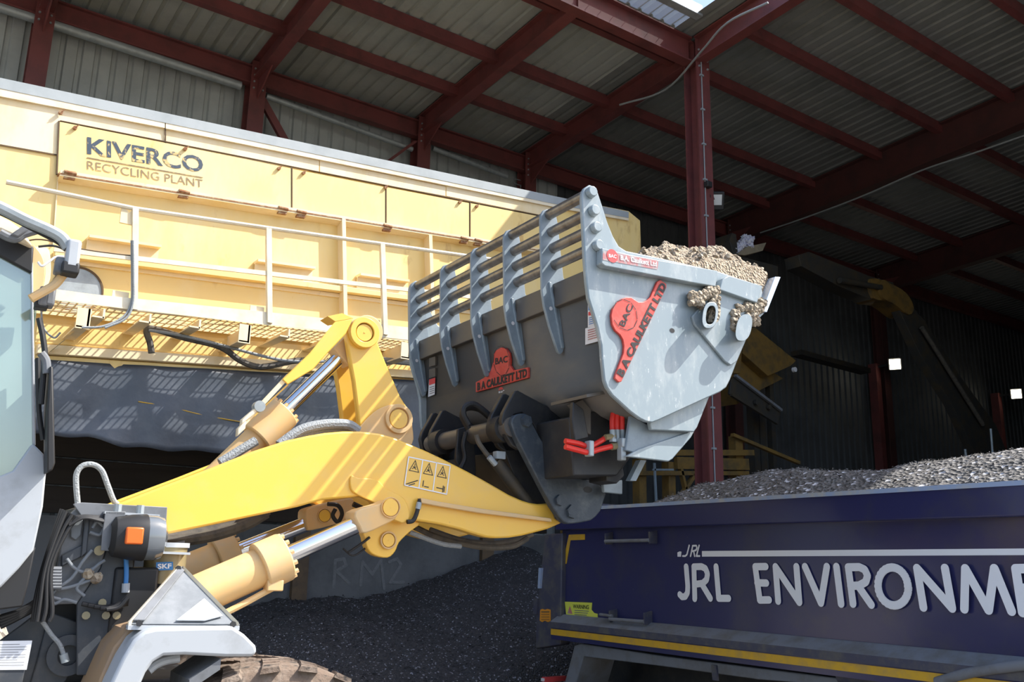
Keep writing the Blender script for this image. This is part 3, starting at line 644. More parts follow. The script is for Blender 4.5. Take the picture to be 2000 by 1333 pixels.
B().cyl(LP(955, 893, .45), LP(968, 908, .45), .02, seg=10).box(LP(975, 890, .45), LF*.07, LL*.05, Z*.05).build('fitting', 'galv', lo)
hose([(915, 830), (905, 810), (908, 795), (925, 790), (945, 803), (965, 822)], .25, .022, 'black'); hose([(915, 838), (902, 812), (912, 798), (935, 800), (955, 815), (975, 830)], .18, .02, 'black')
hose([(930, 850), (935, 865), (945, 880), (955, 893)], .42, .017, 'hosed'); hose([(910, 845), (905, 870), (908, 895), (900, 915)], .1, .016, 'black')
# ---- front frame, lamp, grease pot, bracket, fender, wheel, cab
plate('front_frame', [(70, 1333), (60, 1290), (88, 1190), (120, 1060), (150, 990), (250, 985), (265, 1090), (250, 1180), (230, 1260), (215, 1400), (70, 1400)], .30, .6, 'frame', bevel=.01)
plate('frame_plate', [(128, 1012), (150, 992), (212, 1000), (208, 1070), (196, 1110), (170, 1150), (150, 1180), (100, 1182), (115, 1090)], .535, .03, 'frame2')
plate('frame_plate', [(150, 1180), (170, 1150), (196, 1110), (208, 1070), (262, 1075), (258, 1150), (238, 1222), (222, 1262), (205, 1320), (150, 1320)], .53, .03, 'frame')
plate('frame_rib', [(166, 1012), (176, 1012), (170, 1080), (158, 1090)], .575, .04, 'frame'); plate('frame_rib', [(120, 1085), (166, 1062), (168, 1084), (120, 1108)], .56, .02, 'frame')
plate('cover_tab', [(140, 1015), (163, 1015), (158, 1046), (148, 1056), (138, 1050)], .555, .01, 'mgrey')
plate('frame_plate', [(0, 1252), (50, 1215), (88, 1185), (100, 1150), (104, 1200), (60, 1400), (-150, 1400)], .42, .03, 'frame')
plate('frame_plate', [(97, 1196), (150, 1215), (160, 1270), (130, 1330), (60, 1400), (40, 1400), (70, 1300)], .44, .03, 'frame')
c = LP(132, 1280, .45); B().ring(c, c+LL*.03, .10, .05).build('pivot_boss', 'frame', lo)
plate('lower_cover', [(-150, 1262), (62, 1250), (30, 1400), (-150, 1400)], .56, .02, 'frame')
q_ = [LP(x, y, .565) for x, y in ((-60, 1254), (63, 1252), (52, 1309), (-60, 1310))]
wl = B().poly(q_).build('white_label', 'white', lo, smooth=0)
qm = quad_uv(*q_); off = LL*.002; b = B()
for k in range(9): ln(b, .05, .12+k*.09, .93 if k % 3 else .8, .12+k*.09, .0012)
b.build('label_print', 'frame2', wl, smooth=0)
plate('lamp_shelf', [(143, 985), (160, 982), (327, 991), (325, 1022), (290, 1020), (160, 1010)], .56, .02, 'frame2', bevel=.003)
plate('lamp_bracket', [(206, 999), (246, 1000), (244, 1022), (228, 1032), (228, 1056), (232, 1062), (226, 1078), (197, 1076), (200, 1040)], .62, .012, 'frame2', bevel=.003)
p = [LP(205, 999, .62), LP(312, 1006, .62)]; B().prism([p[0], p[1], p[1]-LL*.26, p[0]-LL*.26], Z*-.012).build('lamp_bracket', 'lgrey', lo)
p = [LP(298, 1077, .62), LP(372, 1080, .62)]; B().prism([p[0], p[1], p[1]-LL*.26, p[0]-LL*.26], Z*-.012).build('lamp_bracket', 'lgrey', lo)
# headlamp: a bucket-shaped black housing facing forward, orange indicator on its side
b = B(); ctr = lf(LP(262, 1050, .62)); rows_ = []
for f_, rw, rh in ((-.12, .05, .06), (-.10, .10, .10), (-.02, .12, .115), (.04, .125, .12), (.05, .125, .12), (.055, .115, .11)):
    rows_.append([L3(ctr[0]+f_, .62+rw*cos(t)*(1 if abs(cos(t)) < .8 else 1), ctr[1]+rh*(abs(sin(t))**.7)*(1 if sin(t) > 0 else -1)) for t in [2*pi*i/24 for i in range(24)]])
hl = b.loft(rows_, True).build('headlamp', 'black', lo)
B().loft([[L3(ctr[0]+f_, .62+rw*cos(t), ctr[1]+rh*(abs(sin(t))**.7)*(1 if sin(t) > 0 else -1)) for t in [2*pi*i/24 for i in range(24)]] for f_, rw, rh in ((.045, .122, .117), (.10, .122, .117), (.135, .110, .105), (.155, .06, .06), (.158, .01, .01))], True).build('lamp_glass', 'lens', hl)
B().box(L3(ctr[0]-.02, .735, ctr[1]+.005), LF*.085, LL*.03, Z*.085).build('indicator_lens', 'orange', hl, bevel=.008)
for x, y in ((230, 993), (274, 995)): B().cyl(LP(x, y, .6)-Z*.03, LP(x, y, .6)+Z*.02, .02, seg=8).build('lamp_bolt', 'galv', lo)
# grease pot
c = LP(318, 1140, .42); gp = B().cyl(c, c+Z*.20, .11, seg=32).build('grease_pot', 'brass', lo)
B().cyl(c+Z*.19, c+Z*.215, .12, seg=32).build('pot_lid', 'lgrey', gp); B().cyl(c-Z*.14, c, .105, seg=32).build('pot_base', 'black', gp)
q_ = [LP(x, y, .535) for x, y in ((305, 1099), (338, 1098), (338, 1114), (305, 1115))]
pl_ = B().prism(q_, LL*-.004).build('pot_label', 'blue', gp); text('lettering', 'SKF', *[LP(x, y, .538) for x, y in ((308, 1112), (335, 1111), (308, 1102))], 'white', pl_, bold=.03)
B().box(c+LF*-.28+Z*.0, LF*.2, LL*.16, Z*.30).build('pump_body', 'black', lo, bevel=.02)
plate('pump_guard', [(228, 1086), (262, 1080), (240, 1100), (215, 1130)], .52, .01, 'frame2'); plate('pump_guard', [(300, 1068), (362, 1056), (358, 1072), (330, 1080)], .3, .01, 'frame2')
B().box(LP(255, 1175, .45), LF*.22, LL*.2, Z*.35).build('valve_block', 'black', lo, bevel=.015)
B().tube([LP(246, 1085, .56), LP(247, 1120, .56), LP(245, 1155, .56)], .012, 8).build('grease_line', 'blue', lo); B().cyl(LP(246, 1140, .56), LP(245, 1158, .56), .02, seg=10).build('fitting', 'lgrey', lo)
# tangle of hoses, couplings and lines on the frame
rnd = random.Random(3)
for k in range(9):
    x0 = 76+k*4; hose([(x0+45, 995+k*2), (x0+30-k, 1040), (x0+8-k*2, 1110), (x0-6, 1170+k*3), (x0-12, 1215)], .58+.02*(k % 3), .011, 'black')
for pts in ([(180, 1075), (160, 1100), (140, 1130), (112, 1150), (100, 1165), (118, 1172)], [(185, 1110), (165, 1118), (145, 1110), (130, 1092)], [(165, 1165), (150, 1150), (165, 1130), (190, 1105), (205, 1095)], [(112, 1152), (135, 1148), (160, 1140), (185, 1130)], [(100, 1160), (105, 1180), (125, 1172), (150, 1178)], [(175, 1040), (195, 1045), (205, 1030)], [(180, 1032), (190, 1020), (202, 1028)]):
    hose(pts, .58, .009, 'mgrey', 'hose_line')
for x, y in ((172, 1122), (188, 1130)): B().clump(LP(x, y, .58), .03, seed=x, sub=2).build('dirt_lump', 'clod', lo)
for x, y in ((168, 1203), (207, 1203), (228, 1203), (200, 1178)): B().cyl(LP(x, y, .54), LP(x, y, .56), .020, seg=10).build('plug', 'brass', lo)
for k in range(6): hose([(135, 1012+k*3), (165, 1008+k), (203, 1010+k*2)], .58+.01*k, .007, 'black')
for k in range(7): B().cyl(LP(107, 1112+k*6, .60)-LF*.03, LP(107, 1112+k*6, .60)+LF*.03, .012, seg=8).build('spring_coil', 'frame2', lo)
for k in range(5): hose([(160+12*k, 1180+3*k), (200+8*k, 1187), (250, 1180-3*k)], .57+.012*k, .012, 'black')
hose([(83, 1215), (100, 1240), (117, 1260), (126, 1285)], .52, .011, 'hose'); B().cyl(LP(124, 1278, .52), LP(128, 1294, .52), .02, seg=12).build('fitting', 'galv', lo)
for k in range(4): hose([(0, 1225-6*k), (40, 1205-4*k), (80, 1180-5*k), (100, 1140-8*k)], .5, .014, 'black')
plate('cover_plate', [(155, 1000), (250, 996), (250, 1080), (215, 1170), (180, 1190), (150, 1100)], .33, .02, 'frame')
B().cyl(LP(194, 1076, .56), LP(194, 1076, .59), .025, seg=20).build('gauge', 'brass', lo)
# triangular step bracket above fender
tb = [(348, 1108), (357, 1112), (463, 1220), (462, 1227), (246, 1226), (252, 1212)]
pb = [LP(x, y, .98) for x, y in tb]; ap_ = lf(LP(350, 1110, .70))
o = B(); o.loft([[LP(348, 1110, .72), LP(357, 1113, .72)], [LP(250, 1224, 1.02), LP(462, 1224, 1.02)]]); o.loft([[LP(348, 1110, .72), LP(246, 1222, .66)], [LP(250, 1224, 1.02), LP(246, 1226, 1.02)]]); o.loft([[LP(357, 1113, .72), LP(462, 1222, .66)], [LP(462, 1224, 1.02), LP(464, 1226, 1.02)]])
o = o.build('step_bracket', 'mgrey', lo, smooth=0, fix=False); sm = o.modifiers.new('thick', 'SOLIDIFY'); sm.thickness = .015; sm.offset = -1
T0, T1, T2 = LP(352, 1111, .72), LP(252, 1223, 1.02), LP(460, 1223, 1.02); tn_ = (T1-T0).cross(T2-T0).normalized(); tn_ = tn_ if tn_.dot(LL) > 0 else -tn_
bar_ = lambda a, b_, c_: T0*a+T1*b_+T2*c_+tn_*.03
B().prism([bar_(*q) for q in ((.40, .10, .50), (.02, .58, .40), (.02, .30, .68), (.10, .08, .82))], tn_*-.01).build('bracket_fold', 'lgrey', lo, bevel=.004)
B().prism([bar_(*q) for q in ((.95, .05, 0), (.90, .02, .08), (.02, .86, .12), (.02, .97, .01))], tn_*-.01).build('bracket_fold', 'frame2', lo, bevel=.004)
B().bar(LP(248, 1226, 1.02), LP(465, 1227, 1.02), LL*.05, Z*.02).build('bracket_lip', 'lgrey', lo)
B().bar(LP(357, 1112, .74), LP(464, 1222, 1.03), LL*.03, Z*.03).bar(LP(348, 1112, .74), LP(250, 1222, 1.03), LL*.03, Z*.03).build('bracket_edge', 'plantw', lo)
for x, y, c_ in ((348, 1111, .76), (455, 1220, 1.045), (272, 1218, 1.045)): B().bolt(LP(x, y, c_), LL, .016, .01).build('bolt', 'blackp', lo)
# fender
fo = [(165, 1480), (190, 1400), (217, 1333), (240, 1285), (262, 1250), (282, 1234), (305, 1228), (380, 1226), (455, 1225), (478, 1240), (500, 1262), (503, 1274), (495, 1284)]
fi = [(495, 1284), (440, 1284), (360, 1280), (320, 1282), (300, 1294), (285, 1315), (272, 1345), (250, 1400), (230, 1480)]
FE = 1.12
fd = B().prism([LP(x, y, FE) for x, y in fo+fi[1:]], LL*-.58).build('fender', 'lgrey', lo, bevel=.025)
fs = [(140, 1480), (165, 1400), (200, 1315), (222, 1265), (250, 1232), (285, 1222), (300, 1228), (262, 1252), (240, 1287), (217, 1335), (190, 1402), (170, 1480)]
B().prism([LP(x, y, FE-.20) for x, y in fs], LL*-.45).build('fender_inner', 'fender_in', lo, bevel=.01)
B().tube([LP(x, y, FE-.19) for x, y in ((290, 1224), (263, 1252), (241, 1287), (218, 1335), (191, 1402))], .014, 8).build('fender_edge', 'vol', lo)
hose([(290, 1310), (305, 1298), (325, 1290), (350, 1286)], 1.0, .022, 'lgrey', 'hose')
B().bar(LP(350, 1330, .9), LP(410, 1290, .9), LL*.4, Z*.05).build('fender_stay', 'frame2', lo)
# front wheels: muddy tyres with lugs
def wheel(l0, l1, near=True):
    top_ = lf(LP(532, 1287, .9)); r = .84; cf, cz = top_[0], top_[1]-r
    wt = .5*(l1-l0); prof = [(-1, .62), (-1.0, .74), (-.96, .88), (-.85, .955), (-.6, .975), (0, .985), (.6, .975), (.85, .955), (.96, .88), (1.0, .74), (1, .62), (.8, .60)]
    rows_ = [[L3(cf+r*pr*cos(t), (l0+l1)/2+wt*x, cz+r*pr*sin(t)) for x, pr in prof] for t in [2*pi*i/64 for i in range(65)]]
    b = B().loft(rows_)
    for i in range(26):
        for sgn in (-1, 1):
            t0 = 2*pi*(i+(.5 if sgn > 0 else 0))/26
            pts = []
            for k in range(5):
                x = sgn*(.05+.95*k/4); t = t0+.10*(k/4)**1.3
                pts.append((x, t))
            for (xa, ta), (xb, tb_) in zip(pts, pts[1:]):
                h0, h1 = .955*r, 1.0*r*(1-.02*abs(xa))
                def PT(x, t, h, r=r): return L3(cf+h*cos(t), (l0+l1)/2+wt*x, cz+h*sin(t))
                w2 = .065
                A_ = [PT(xa, ta-w2, h0), PT(xa, ta+w2, h0), PT(xb, tb_+w2, h0), PT(xb, tb_-w2, h0)]
                C_ = [PT(xa, ta-w2*.8, h1), PT(xa, ta+w2*.8, h1), PT(xb, tb_+w2*.8, h1), PT(xb, tb_-w2*.8, h1)]
                va = [b.bm.verts.new(p) for p in A_]; vc = [b.bm.verts.new(p) for p in C_]
                b.bm.faces.new(vc)
                for k in range(4): b.bm.faces.new((va[k], va[(k+1) % 4], vc[(k+1) % 4], vc[k]))
    ty = b.build('tyre', 'tyre', lo, smooth=30)
    B().cyl(L3(cf, l0+.12, cz), L3(cf, l1-.12, cz), r*.61, seg=40).build('rim', 'lgrey', ty)
    return cf, cz
wheel(.55, 1.13); cf, cz = wheel(-1.13, -.55)
B().cyl(L3(cf, -.6, cz), L3(cf, .6, cz), .16).build('axle', 'frame', lo)
B().box(L3(cf-.35, 0, cz+.35), LF*1.2, LL*.7, Z*.7).build('front_frame', 'frame', lo, bevel=.02)
# cab
CB = .72
def cabp(px, c=CB, t=.02, m='lgrey', nm='cab_panel', bev=.008): return plate(nm, px, c, t, m, lo, bev)
cabp([(-420, 860), (0, 930), (25, 920), (62, 868), (66, 868), (86, 888), (90, 925), (84, 990), (66, 1075), (38, 1110), (0, 1150), (-420, 1165)], CB+.02, .5, 'lgrey', 'cab_panel', .02)
cabp([(-420, 1160), (0, 1145), (38, 1105), (70, 1068), (56, 1140), (44, 1186), (0, 1192), (-420, 1200)], CB-.02, .6, 'black', 'cab_base')
cabp([(-400, 420), (0, 462), (55, 500), (62, 530), (64, 868), (25, 922), (0, 950), (-400, 860)], CB-.02, .012, 'glass', 'cab_glass', 0)
cabp([(60, 500), (64, 500), (70, 870), (64, 870)], CB, .10, 'lgrey', 'cab_pillar', .004)
cabp([(-420, 380), (-20, 420), (66, 482), (63, 534), (0, 500), (-420, 440)], CB+.005, .10, 'black', 'cab_visor')
cabp([(-10, 510), (58, 530), (58, 545), (20, 538), (-10, 530)], CB-.05, .01, 'tarp', 'cab_sunband', 0)
cabp([(-420, 300), (-30, 405), (20, 430), (45, 448), (66, 482), (0, 452), (-420, 380)], CB+.06, 1.5, 'plantw', 'cab_roof', .02)
cabp(arc([(62, 480), (74, 488), (84, 505), (88, 530), (84, 560), (74, 578), (66, 590), (63, 535)], 3), CB-.03, .5, 'vold', 'cab_corner', .02)
cabp(arc([(66, 484), (90, 484), (98, 500), (98, 545), (82, 575), (68, 592), (84, 560), (88, 525), (80, 500)], 3), CB-.15, .1, 'plantw', 'cab_corner_trim', .01)
fb = lf(LP(68, 700, CB)); GT = LP(66, 520, CB).z; B().poly([L3(fb[0]-.02-w_, l_, z_) for w_, l_, z_ in ((0, CB-.03, 2.5), (.45, -CB, 2.5), (.45, -CB, GT-.1), (0, CB-.03, GT))]).build('windscreen', 'glass', lo, smooth=0)
B().poly([L3(fb[0]-1.4, CB-.05, 1.9), L3(fb[0]-1.4, -CB, 1.9), L3(fb[0]-1.4, -CB, 4.1), L3(fb[0]-1.4, CB-.05, 4.1)]).build('cab_rear_panel', 'frame2', lo, smooth=0)
B().box(L3(fb[0]-.75, 0, 2.2), LF*1.4, LL*1.2, Z*.5).build('cab_floor', 'frame', lo)
# mirror arms and mirror, lamps on the cab
hose([(-60, 380), (0, 405), (50, 430), (100, 452), (122, 466), (134, 484)], CB+.25, .030, 'galv', 'mirror_arm')
hose([(-60, 396), (0, 418), (60, 448), (110, 474), (130, 490)], CB+.23, .007, 'black', 'cable')
hose([(60, 584), (85, 570), (108, 556), (125, 535)], CB+.20, .022, 'vold', 'mirror_arm')
m_ = B().box(LP(141, 500, CB+.25), LF*.065, LL*.10, Z*.15).build('mirror_clamp', 'lgrey', lo, bevel=.015)
B().box(LP(136, 527, CB+.25), LF*.08, LL*.10, Z*.06).build('mirror_joint', 'black', lo, bevel=.01); B().box(LP(117, 521, CB+.22), LF*.05, LL*.08, Z*.08).build('mirror_joint', 'frame2', lo, bevel=.01)
hose([(0, 455), (18, 464), (32, 466), (45, 458), (70, 450), (85, 446)], CB+.12, .022, 'frame2', 'cable_sleeve')
cabp([(20, 458), (45, 440), (68, 440), (52, 452), (36, 464)], CB+.15, .05, 'frame2', 'lamp_mount')
hose([(75, 482), (100, 480), (118, 484), (130, 492)], CB+.1, .006, 'black', 'cable'); hose([(74, 512), (82, 520), (95, 512), (110, 502), (128, 502)], CB+.1, .006, 'white', 'cable')
for x in (84, 97): B().box(LP(x, 582, CB+.1), LF*.045, LL*.10, Z*.10).build('work_lamp', 'frame2', lo, bevel=.012)
B().box(LP(80, 597, CB+.1), LF*.06, LL*.08, Z*.04).build('lamp_mount', 'black', lo, bevel=.006)
cabp([(97, 715), (104, 716), (108, 905), (103, 918), (92, 924), (92, 800)], CB+.18, .16, 'black', 'mirror', .012)
hose([(76, 622), (84, 660), (88, 700), (84, 740), (80, 790)], CB+.12, .014, 'black', 'cable'); hose([(80, 690), (90, 705), (92, 730)], CB+.14, .02, 'frame2', 'mirror_joint'); hose([(74, 700), (76, 800), (84, 860)], CB+.05, .012, 'black', 'cable')

# ================================================================== BUCKET
bu = thing('loader_bucket', 'grey high-tip loader bucket with red B A CAULKETT LTD signs and barred spill guard', 'bucket', L3(.9, 0, 2.9))
BN = 1.30
pl_px = [(1137, 390), (1138, 376), (1142, 367), (1152, 361), (1160, 364), (1167, 373), (1175, 397), (1187, 435), (1198, 462), (1209, 481), (1223, 490), (1285, 503), (1403, 530), (1426, 538), (1487, 560), (1490, 572), (1487, 587), (1464, 644), (1426, 743), (1419, 757), (1407, 766), (1285, 822), (1274, 826), (1262, 824), (1250, 818), (1232, 805), (1196, 772), (1186, 757), (1181, 743), (1177, 705), (1175, 674), (1168, 640), (1160, 614), (1150, 582), (1146, 550), (1143, 511)]
sp = plate('side_plate', pl_px, BN, .035, 'bucket', bu, .008)
B().prism(shiftL(pl_px, BN, -BN+.035), LL*-.035).build('side_plate', 'bucket', bu, bevel=.008)
def BP(x, y, c=0): return LP(x, y, BN+c)
plate('wear_strip', [(1176, 484), (1228, 497), (1402, 529), (1401, 545), (1398, 560), (1350, 552), (1182, 520), (1175, 514)], BN+.06, .06, 'bucket', sp, .006)
plate('wear_strip', [(1424, 538), (1490, 559), (1479, 592), (1405, 566), (1412, 545)], BN+.06, .06, 'bucket', sp, .006)
plate('reinforcement', [(1352, 618), (1357, 634), (1416, 706), (1428, 714), (1440, 706), (1468, 640), (1484, 596), (1400, 562)], BN+.022, .022, 'bucket', sp, .006)
for cx_, cy_, tilt in ((1387, 616, .12), (1453, 640, .18)):
    A_ = []; I_ = []
    for i in range(28):
        t = 2*pi*i/28; dx, dy = 14*cos(t), (26 if abs(sin(t)) else 26)*sin(t)
        sq = lambda v, p_: (abs(v)**p_)*(1 if v >= 0 else -1)
        ex, ey = sq(cos(t), .8), sq(sin(t), .8)
        A_.append((cx_+15*ex-ey*26*tilt, cy_+26*ey)); I_.append((cx_+9*ex-ey*18*tilt+1, cy_+18*ey))
    b = B(); o0, o1 = [BP(x, y, .12) for x, y in A_], [BP(x, y, 0) for x, y in A_]; i0, i1 = [BP(x, y, .12) for x, y in I_], [BP(x, y, .03) for x, y in I_]
    b.loft([i1, i0, o0, o1], True) if cx_ < 1400 else b.loft([o0, o1], True).poly(o0)
    b.build('wear_lug', 'bucket', sp, bevel=.004)
    if cx_ < 1400: B().prism(i1, LL*.05).build('packed_soil', 'clod', sp, smooth=0)
c = BP(1313, 646, .002); B().disc(c, LL, .016, 14, .022, Z).build('drain_hole', 'black', sp)
# bolts ends of the bars
bars_px = [(1152, 377), (1157, 413), (1161, 446), (1165, 481)]
bars = [lf(BP(*p)) for p in bars_px]
for x, y in bars_px: c = BP(x, y); B().cyl(c, c+LL*.04, .040, .036, 10).build('bar_end', 'bucket', sp, bevel=.006)
for f_, z_ in bars: B().cyl(L3(f_, BN-.03, z_), L3(f_, -BN+.03, z_), .036, seg=20).build('guard_bar', 'steel', bu)
def lat_at(f_, z_, px):
    a, c = -1.5, 1.5
    for _ in range(50):
        m = (a+c)/2; d = L3(f_, m, z_)-CAM; x = 1000+FPX*d.dot(RT)/d.dot(FW)
        if x < px: a = m
        else: c = m
    return m
fl_ = [lat_at(*bars[0], x) for x in (1070, 998, 934, 874, 819)]
fin_px = [(1054, 432), (1055, 420), (1060, 412), (1068, 410), (1078, 414), (1085, 425), (1088, 440), (1094, 500), (1099, 545), (1118, 560), (1120, 600), (1098, 688), (1093, 693), (1088, 688), (1072, 640), (1061, 598), (1057, 570), (1056, 520)]
fins2 = [lf(LP(x, y, fl_[0])) for x, y in fin_px]
proto = None
for i, l in enumerate(fl_):
    if i == 4: l = -BN+.06
    if proto is None:
        proto = B().prism([L3(f_, l+.0125, z_) for f_, z_ in fins2], LL*-.025).build('guard_fin', 'bucketh', bu, bevel=.004); l_p = l
        c = LP(1076, 603, l+.014); B().disc(c, LL, .014, 12).build('fin_hole', 'sticker', proto)
    else:
        o = proto.copy(); COL.objects.link(o); o.parent = bu; o.location = LL*(l-l_p)
        for ch in proto.children: k = ch.copy(); COL.objects.link(k); k.parent = o
    fbp = fins2[13]; B().bar(L3(fins2[11][0]-.01, l, fins2[11][1]+.02), L3(fins2[8][0]-.12, l, fins2[8][1]-.05), LL*.05, LF*.02).build('fin_foot', 'bucketh', bu, bevel=.004)
# back and floor sheet
pr_px = [(1150, 520), (1158, 568), (1169, 614), (1184, 674), (1190, 735), (1196, 757), (1206, 770), (1240, 798), (1274, 816), (1330, 792), (1400, 760), (1417, 742), (1440, 690), (1486, 575)]
pr = [lf(BP(*p)) for p in pr_px]; pr = [(f_+d_, z_) for (f_, z_), d_ in zip(pr, [.085, .08, .06, .035, .02, .01]+[0]*20)]
o = B().loft([[L3(f_, BN-.03, z_) for f_, z_ in pr], [L3(f_, -BN+.03, z_) for f_, z_ in pr]]).build('back_sheet', 'back', bu, smooth=40); bs = o
sm = o.modifiers.new('thick', 'SOLIDIFY'); sm.thickness = .02; sm.offset = 0
r0, r1 = [(a_+.085, c_) for a_, c_ in (lf(BP(1146, 516)), lf(BP(1150, 566)))]
B().prism([L3(r0[0]-.02, BN-.035, r0[1]), L3(r0[0]+.08, BN-.035, r0[1]), L3(r1[0]+.05, BN-.035, r1[1]), L3(r1[0]-.03, BN-.035, r1[1])], LL*-(2*BN-.07)).build('rim_beam', 'back', bu, bevel=.006)
lp0, lp1 = lf(BP(1519, 543)), lf(BP(1492, 612))
B().prism([L3(lp0[0], BN+.03, lp0[1]), L3(lp0[0]-.06, BN+.03, lp0[1]-.01), L3(lp1[0]-.05, BN+.03, lp1[1]), L3(lp1[0], BN+.03, lp1[1])], LL*-(2*BN+.06)).build('cutting_edge', 'edge', bu, bevel=.003)
B().prism([BP(x, y, -.04) for x, y in ((1486, 555), (1512, 545), (1494, 610), (1466, 640))], LL*-(2*BN-.08)).build('lip_plate', 'bucket', bu)
# red cast sign on the side plate
sg = [(1194, 616), (1197, 602), (1205, 592), (1214, 584), (1224, 581), (1233, 581), (1240, 586), (1247, 590), (1257, 590), (1265, 586), (1271, 580), (1284, 550), (1290, 547), (1302, 555), (1302, 562), (1214, 746), (1209, 747), (1201, 739), (1202, 733), (1218, 690), (1219, 676), (1217, 664), (1212, 655), (1202, 646), (1196, 634)]
sn = plate('sign', sg, BN+.02, .02, 'redsign', sp, .004)
SO = .023
text('lettering', 'B A CAULKETT LTD', BP(1217, 738, SO), BP(1303, 559, SO), BP(1204, 729, SO), 'black', sn, bold=.05)
text('lettering', 'BAC', BP(1220, 639, SO), BP(1238, 598, SO), BP(1209, 634, SO), 'black', sn, bold=.02)
cc = BP(1221, 615, SO); u_ = (BP(1238, 580, SO)-BP(1206, 650, SO)).normalized()
b = B(); ru = (BP(1229, 583, SO)-cc).length; v_ = LL.cross(u_)
for i in range(10):
    if i in (3,): continue
    t0, t1 = 2*pi*i/10+.03, 2*pi*(i+1)/10-.03; R1, R2 = .105, .100
    b.poly([cc+(u_*cos(t0)+v_*sin(t0))*R1, cc+(u_*cos(t1)+v_*sin(t1))*R1, cc+(u_*cos(t1)+v_*sin(t1))*R2, cc+(u_*cos(t0)+v_*sin(t0))*R2])
b.build('sign_ring', 'black', sn, smooth=0)
# faded sticker on the wear strip
q_ = [BP(x, y, .062) for x, y in ((1178, 490), (1286, 510), (1284, 527), (1177, 508))]
st = B().poly(q_).build('faded_sticker', 'stickfade', sp, smooth=0)
B().disc(BP(1196, 500, .064), LL, .045, 18).build('sticker_disc', 'stickred', st); text('lettering', 'BAC', BP(1189, 503, .066), BP(1204, 505, .066), BP(1189, 496, .066), 'white', st, bold=.02)
text('lettering', 'B.A. Caulkett Ltd', BP(1212, 508, .065), BP(1283, 521, .065), BP(1212, 498, .065), 'white', st, bold=.02)
# things fixed on the back sheet
def back_pt(x, y, out=.0):
    n = (V(L3(pr[3][0], 0, pr[3][1]))-V(L3(pr[1][0], 0, pr[1][1]))).cross(LL).normalized()
    if n.dot(LF) > 0: n = -n
    return hit(x, y, n, L3(pr[2][0], 0, pr[2][1])+n*out), n
def bpx(px, out): return [back_pt(x, y, out)[0] for x, y in px]
bnv = back_pt(950, 700)[1]
bsg = [(929, 767), (929, 747), (944, 739), (957, 727), (963, 708), (964, 692), (969, 684), (978, 679), (987, 681), (994, 690), (996, 705), (995, 714), (1002, 724), (1030, 718), (1031, 739)]
sn2 = B().prism(bpx(bsg, .035), bnv*-.022).build('sign', 'redsign', bs, bevel=.004)
text('lettering', 'B A CAULKETT LTD', *bpx([(932, 764), (1029, 737), (932, 748)], .038), 'black', sn2, bold=.05)
text('lettering', 'BAC', *bpx([(967, 713), (991, 708), (967, 700)], .038), 'black', sn2, bold=.02)
b = B(); cq = back_pt(979, 705, .038)[0]; u_ = LL; v_ = bnv.cross(u_)
for i in range(10):
    t0, t1 = 2*pi*i/10+.04, 2*pi*(i+1)/10-.04
    b.poly([cq+(u_*cos(t0)+v_*sin(t0))*.115, cq+(u_*cos(t1)+v_*sin(t1))*.115, cq+(u_*cos(t1)+v_*sin(t1))*.110, cq+(u_*cos(t0)+v_*sin(t0))*.110])
b.build('sign_ring', 'black', sn2, smooth=0)
B().disc(back_pt(979, 768, .02)[0], bnv, .045, 18).build('sticker_disc', 'stickred', bs); text('lettering', 'BAC', *bpx([(974, 771), (985, 768), (974, 765)], .023), 'white', bs, bold=.02)
text('lettering', 'B.A. Caulkett Ltd', *bpx([(966, 784), (994, 776), (966, 778)], .022), 'sticker', bs)
B().poly(bpx([(962, 793), (995, 784), (995, 786), (962, 795)], .022)).build('sticker_line', 'stickfade', bs, smooth=0)
B().poly(bpx([(838, 742), (850, 738), (849, 771), (836, 776)], .022)).build('sticker', 'sticker', bs, smooth=0)
B().poly(bpx([(838, 742), (850, 738), (850, 749), (838, 753)], .024)).build('sticker_head', 'stickred', bs, smooth=0)
for k in range(4): B().poly(bpx([(839, 757+k*4), (848, 754+k*4), (848, 755.3+k*4), (839, 758.3+k*4)], .024)).build('sticker_line', 'frame2', bs, smooth=0)
for y in (700, 722): B().prism(bpx([(838, y), (850, y-3), (850, y+14), (838, y+17)], .03), bnv*-.02).build('back_plate', 'back', bs)
B().poly(bpx([(1143, 642), (1178, 632), (1180, 664), (1143, 674)], .022)).build('sticker', 'sticker', bs, smooth=0)
B().poly(bpx([(1148, 580), (1160, 600), (1176, 634), (1148, 640)], .022)).build('sticker', 'sticker', bs, smooth=0)
B().poly(bpx([(1149, 585), (1163, 597), (1163, 603), (1149, 607)], .024)).build('sticker_head', 'blue', bs, smooth=0); B().poly(bpx([(1149, 610), (1168, 605), (1170, 613), (1149, 617)], .024)).build('sticker_head', 'stickred', bs, smooth=0)
for k in range(5): B().poly(bpx([(1148, 645+k*4.5), (1173, 638+k*4.5), (1173, 640+k*4.5), (1148, 647+k*4.5)], .024)).build('sticker_line', 'stickfade', bs, smooth=0)
for k in range(4): B().poly(bpx([(1150, 621+k*4), (1165, 617+k*4), (1165, 618.5+k*4), (1150, 622.5+k*4)], .024)).build('sticker_line', 'blue', bs, smooth=0)
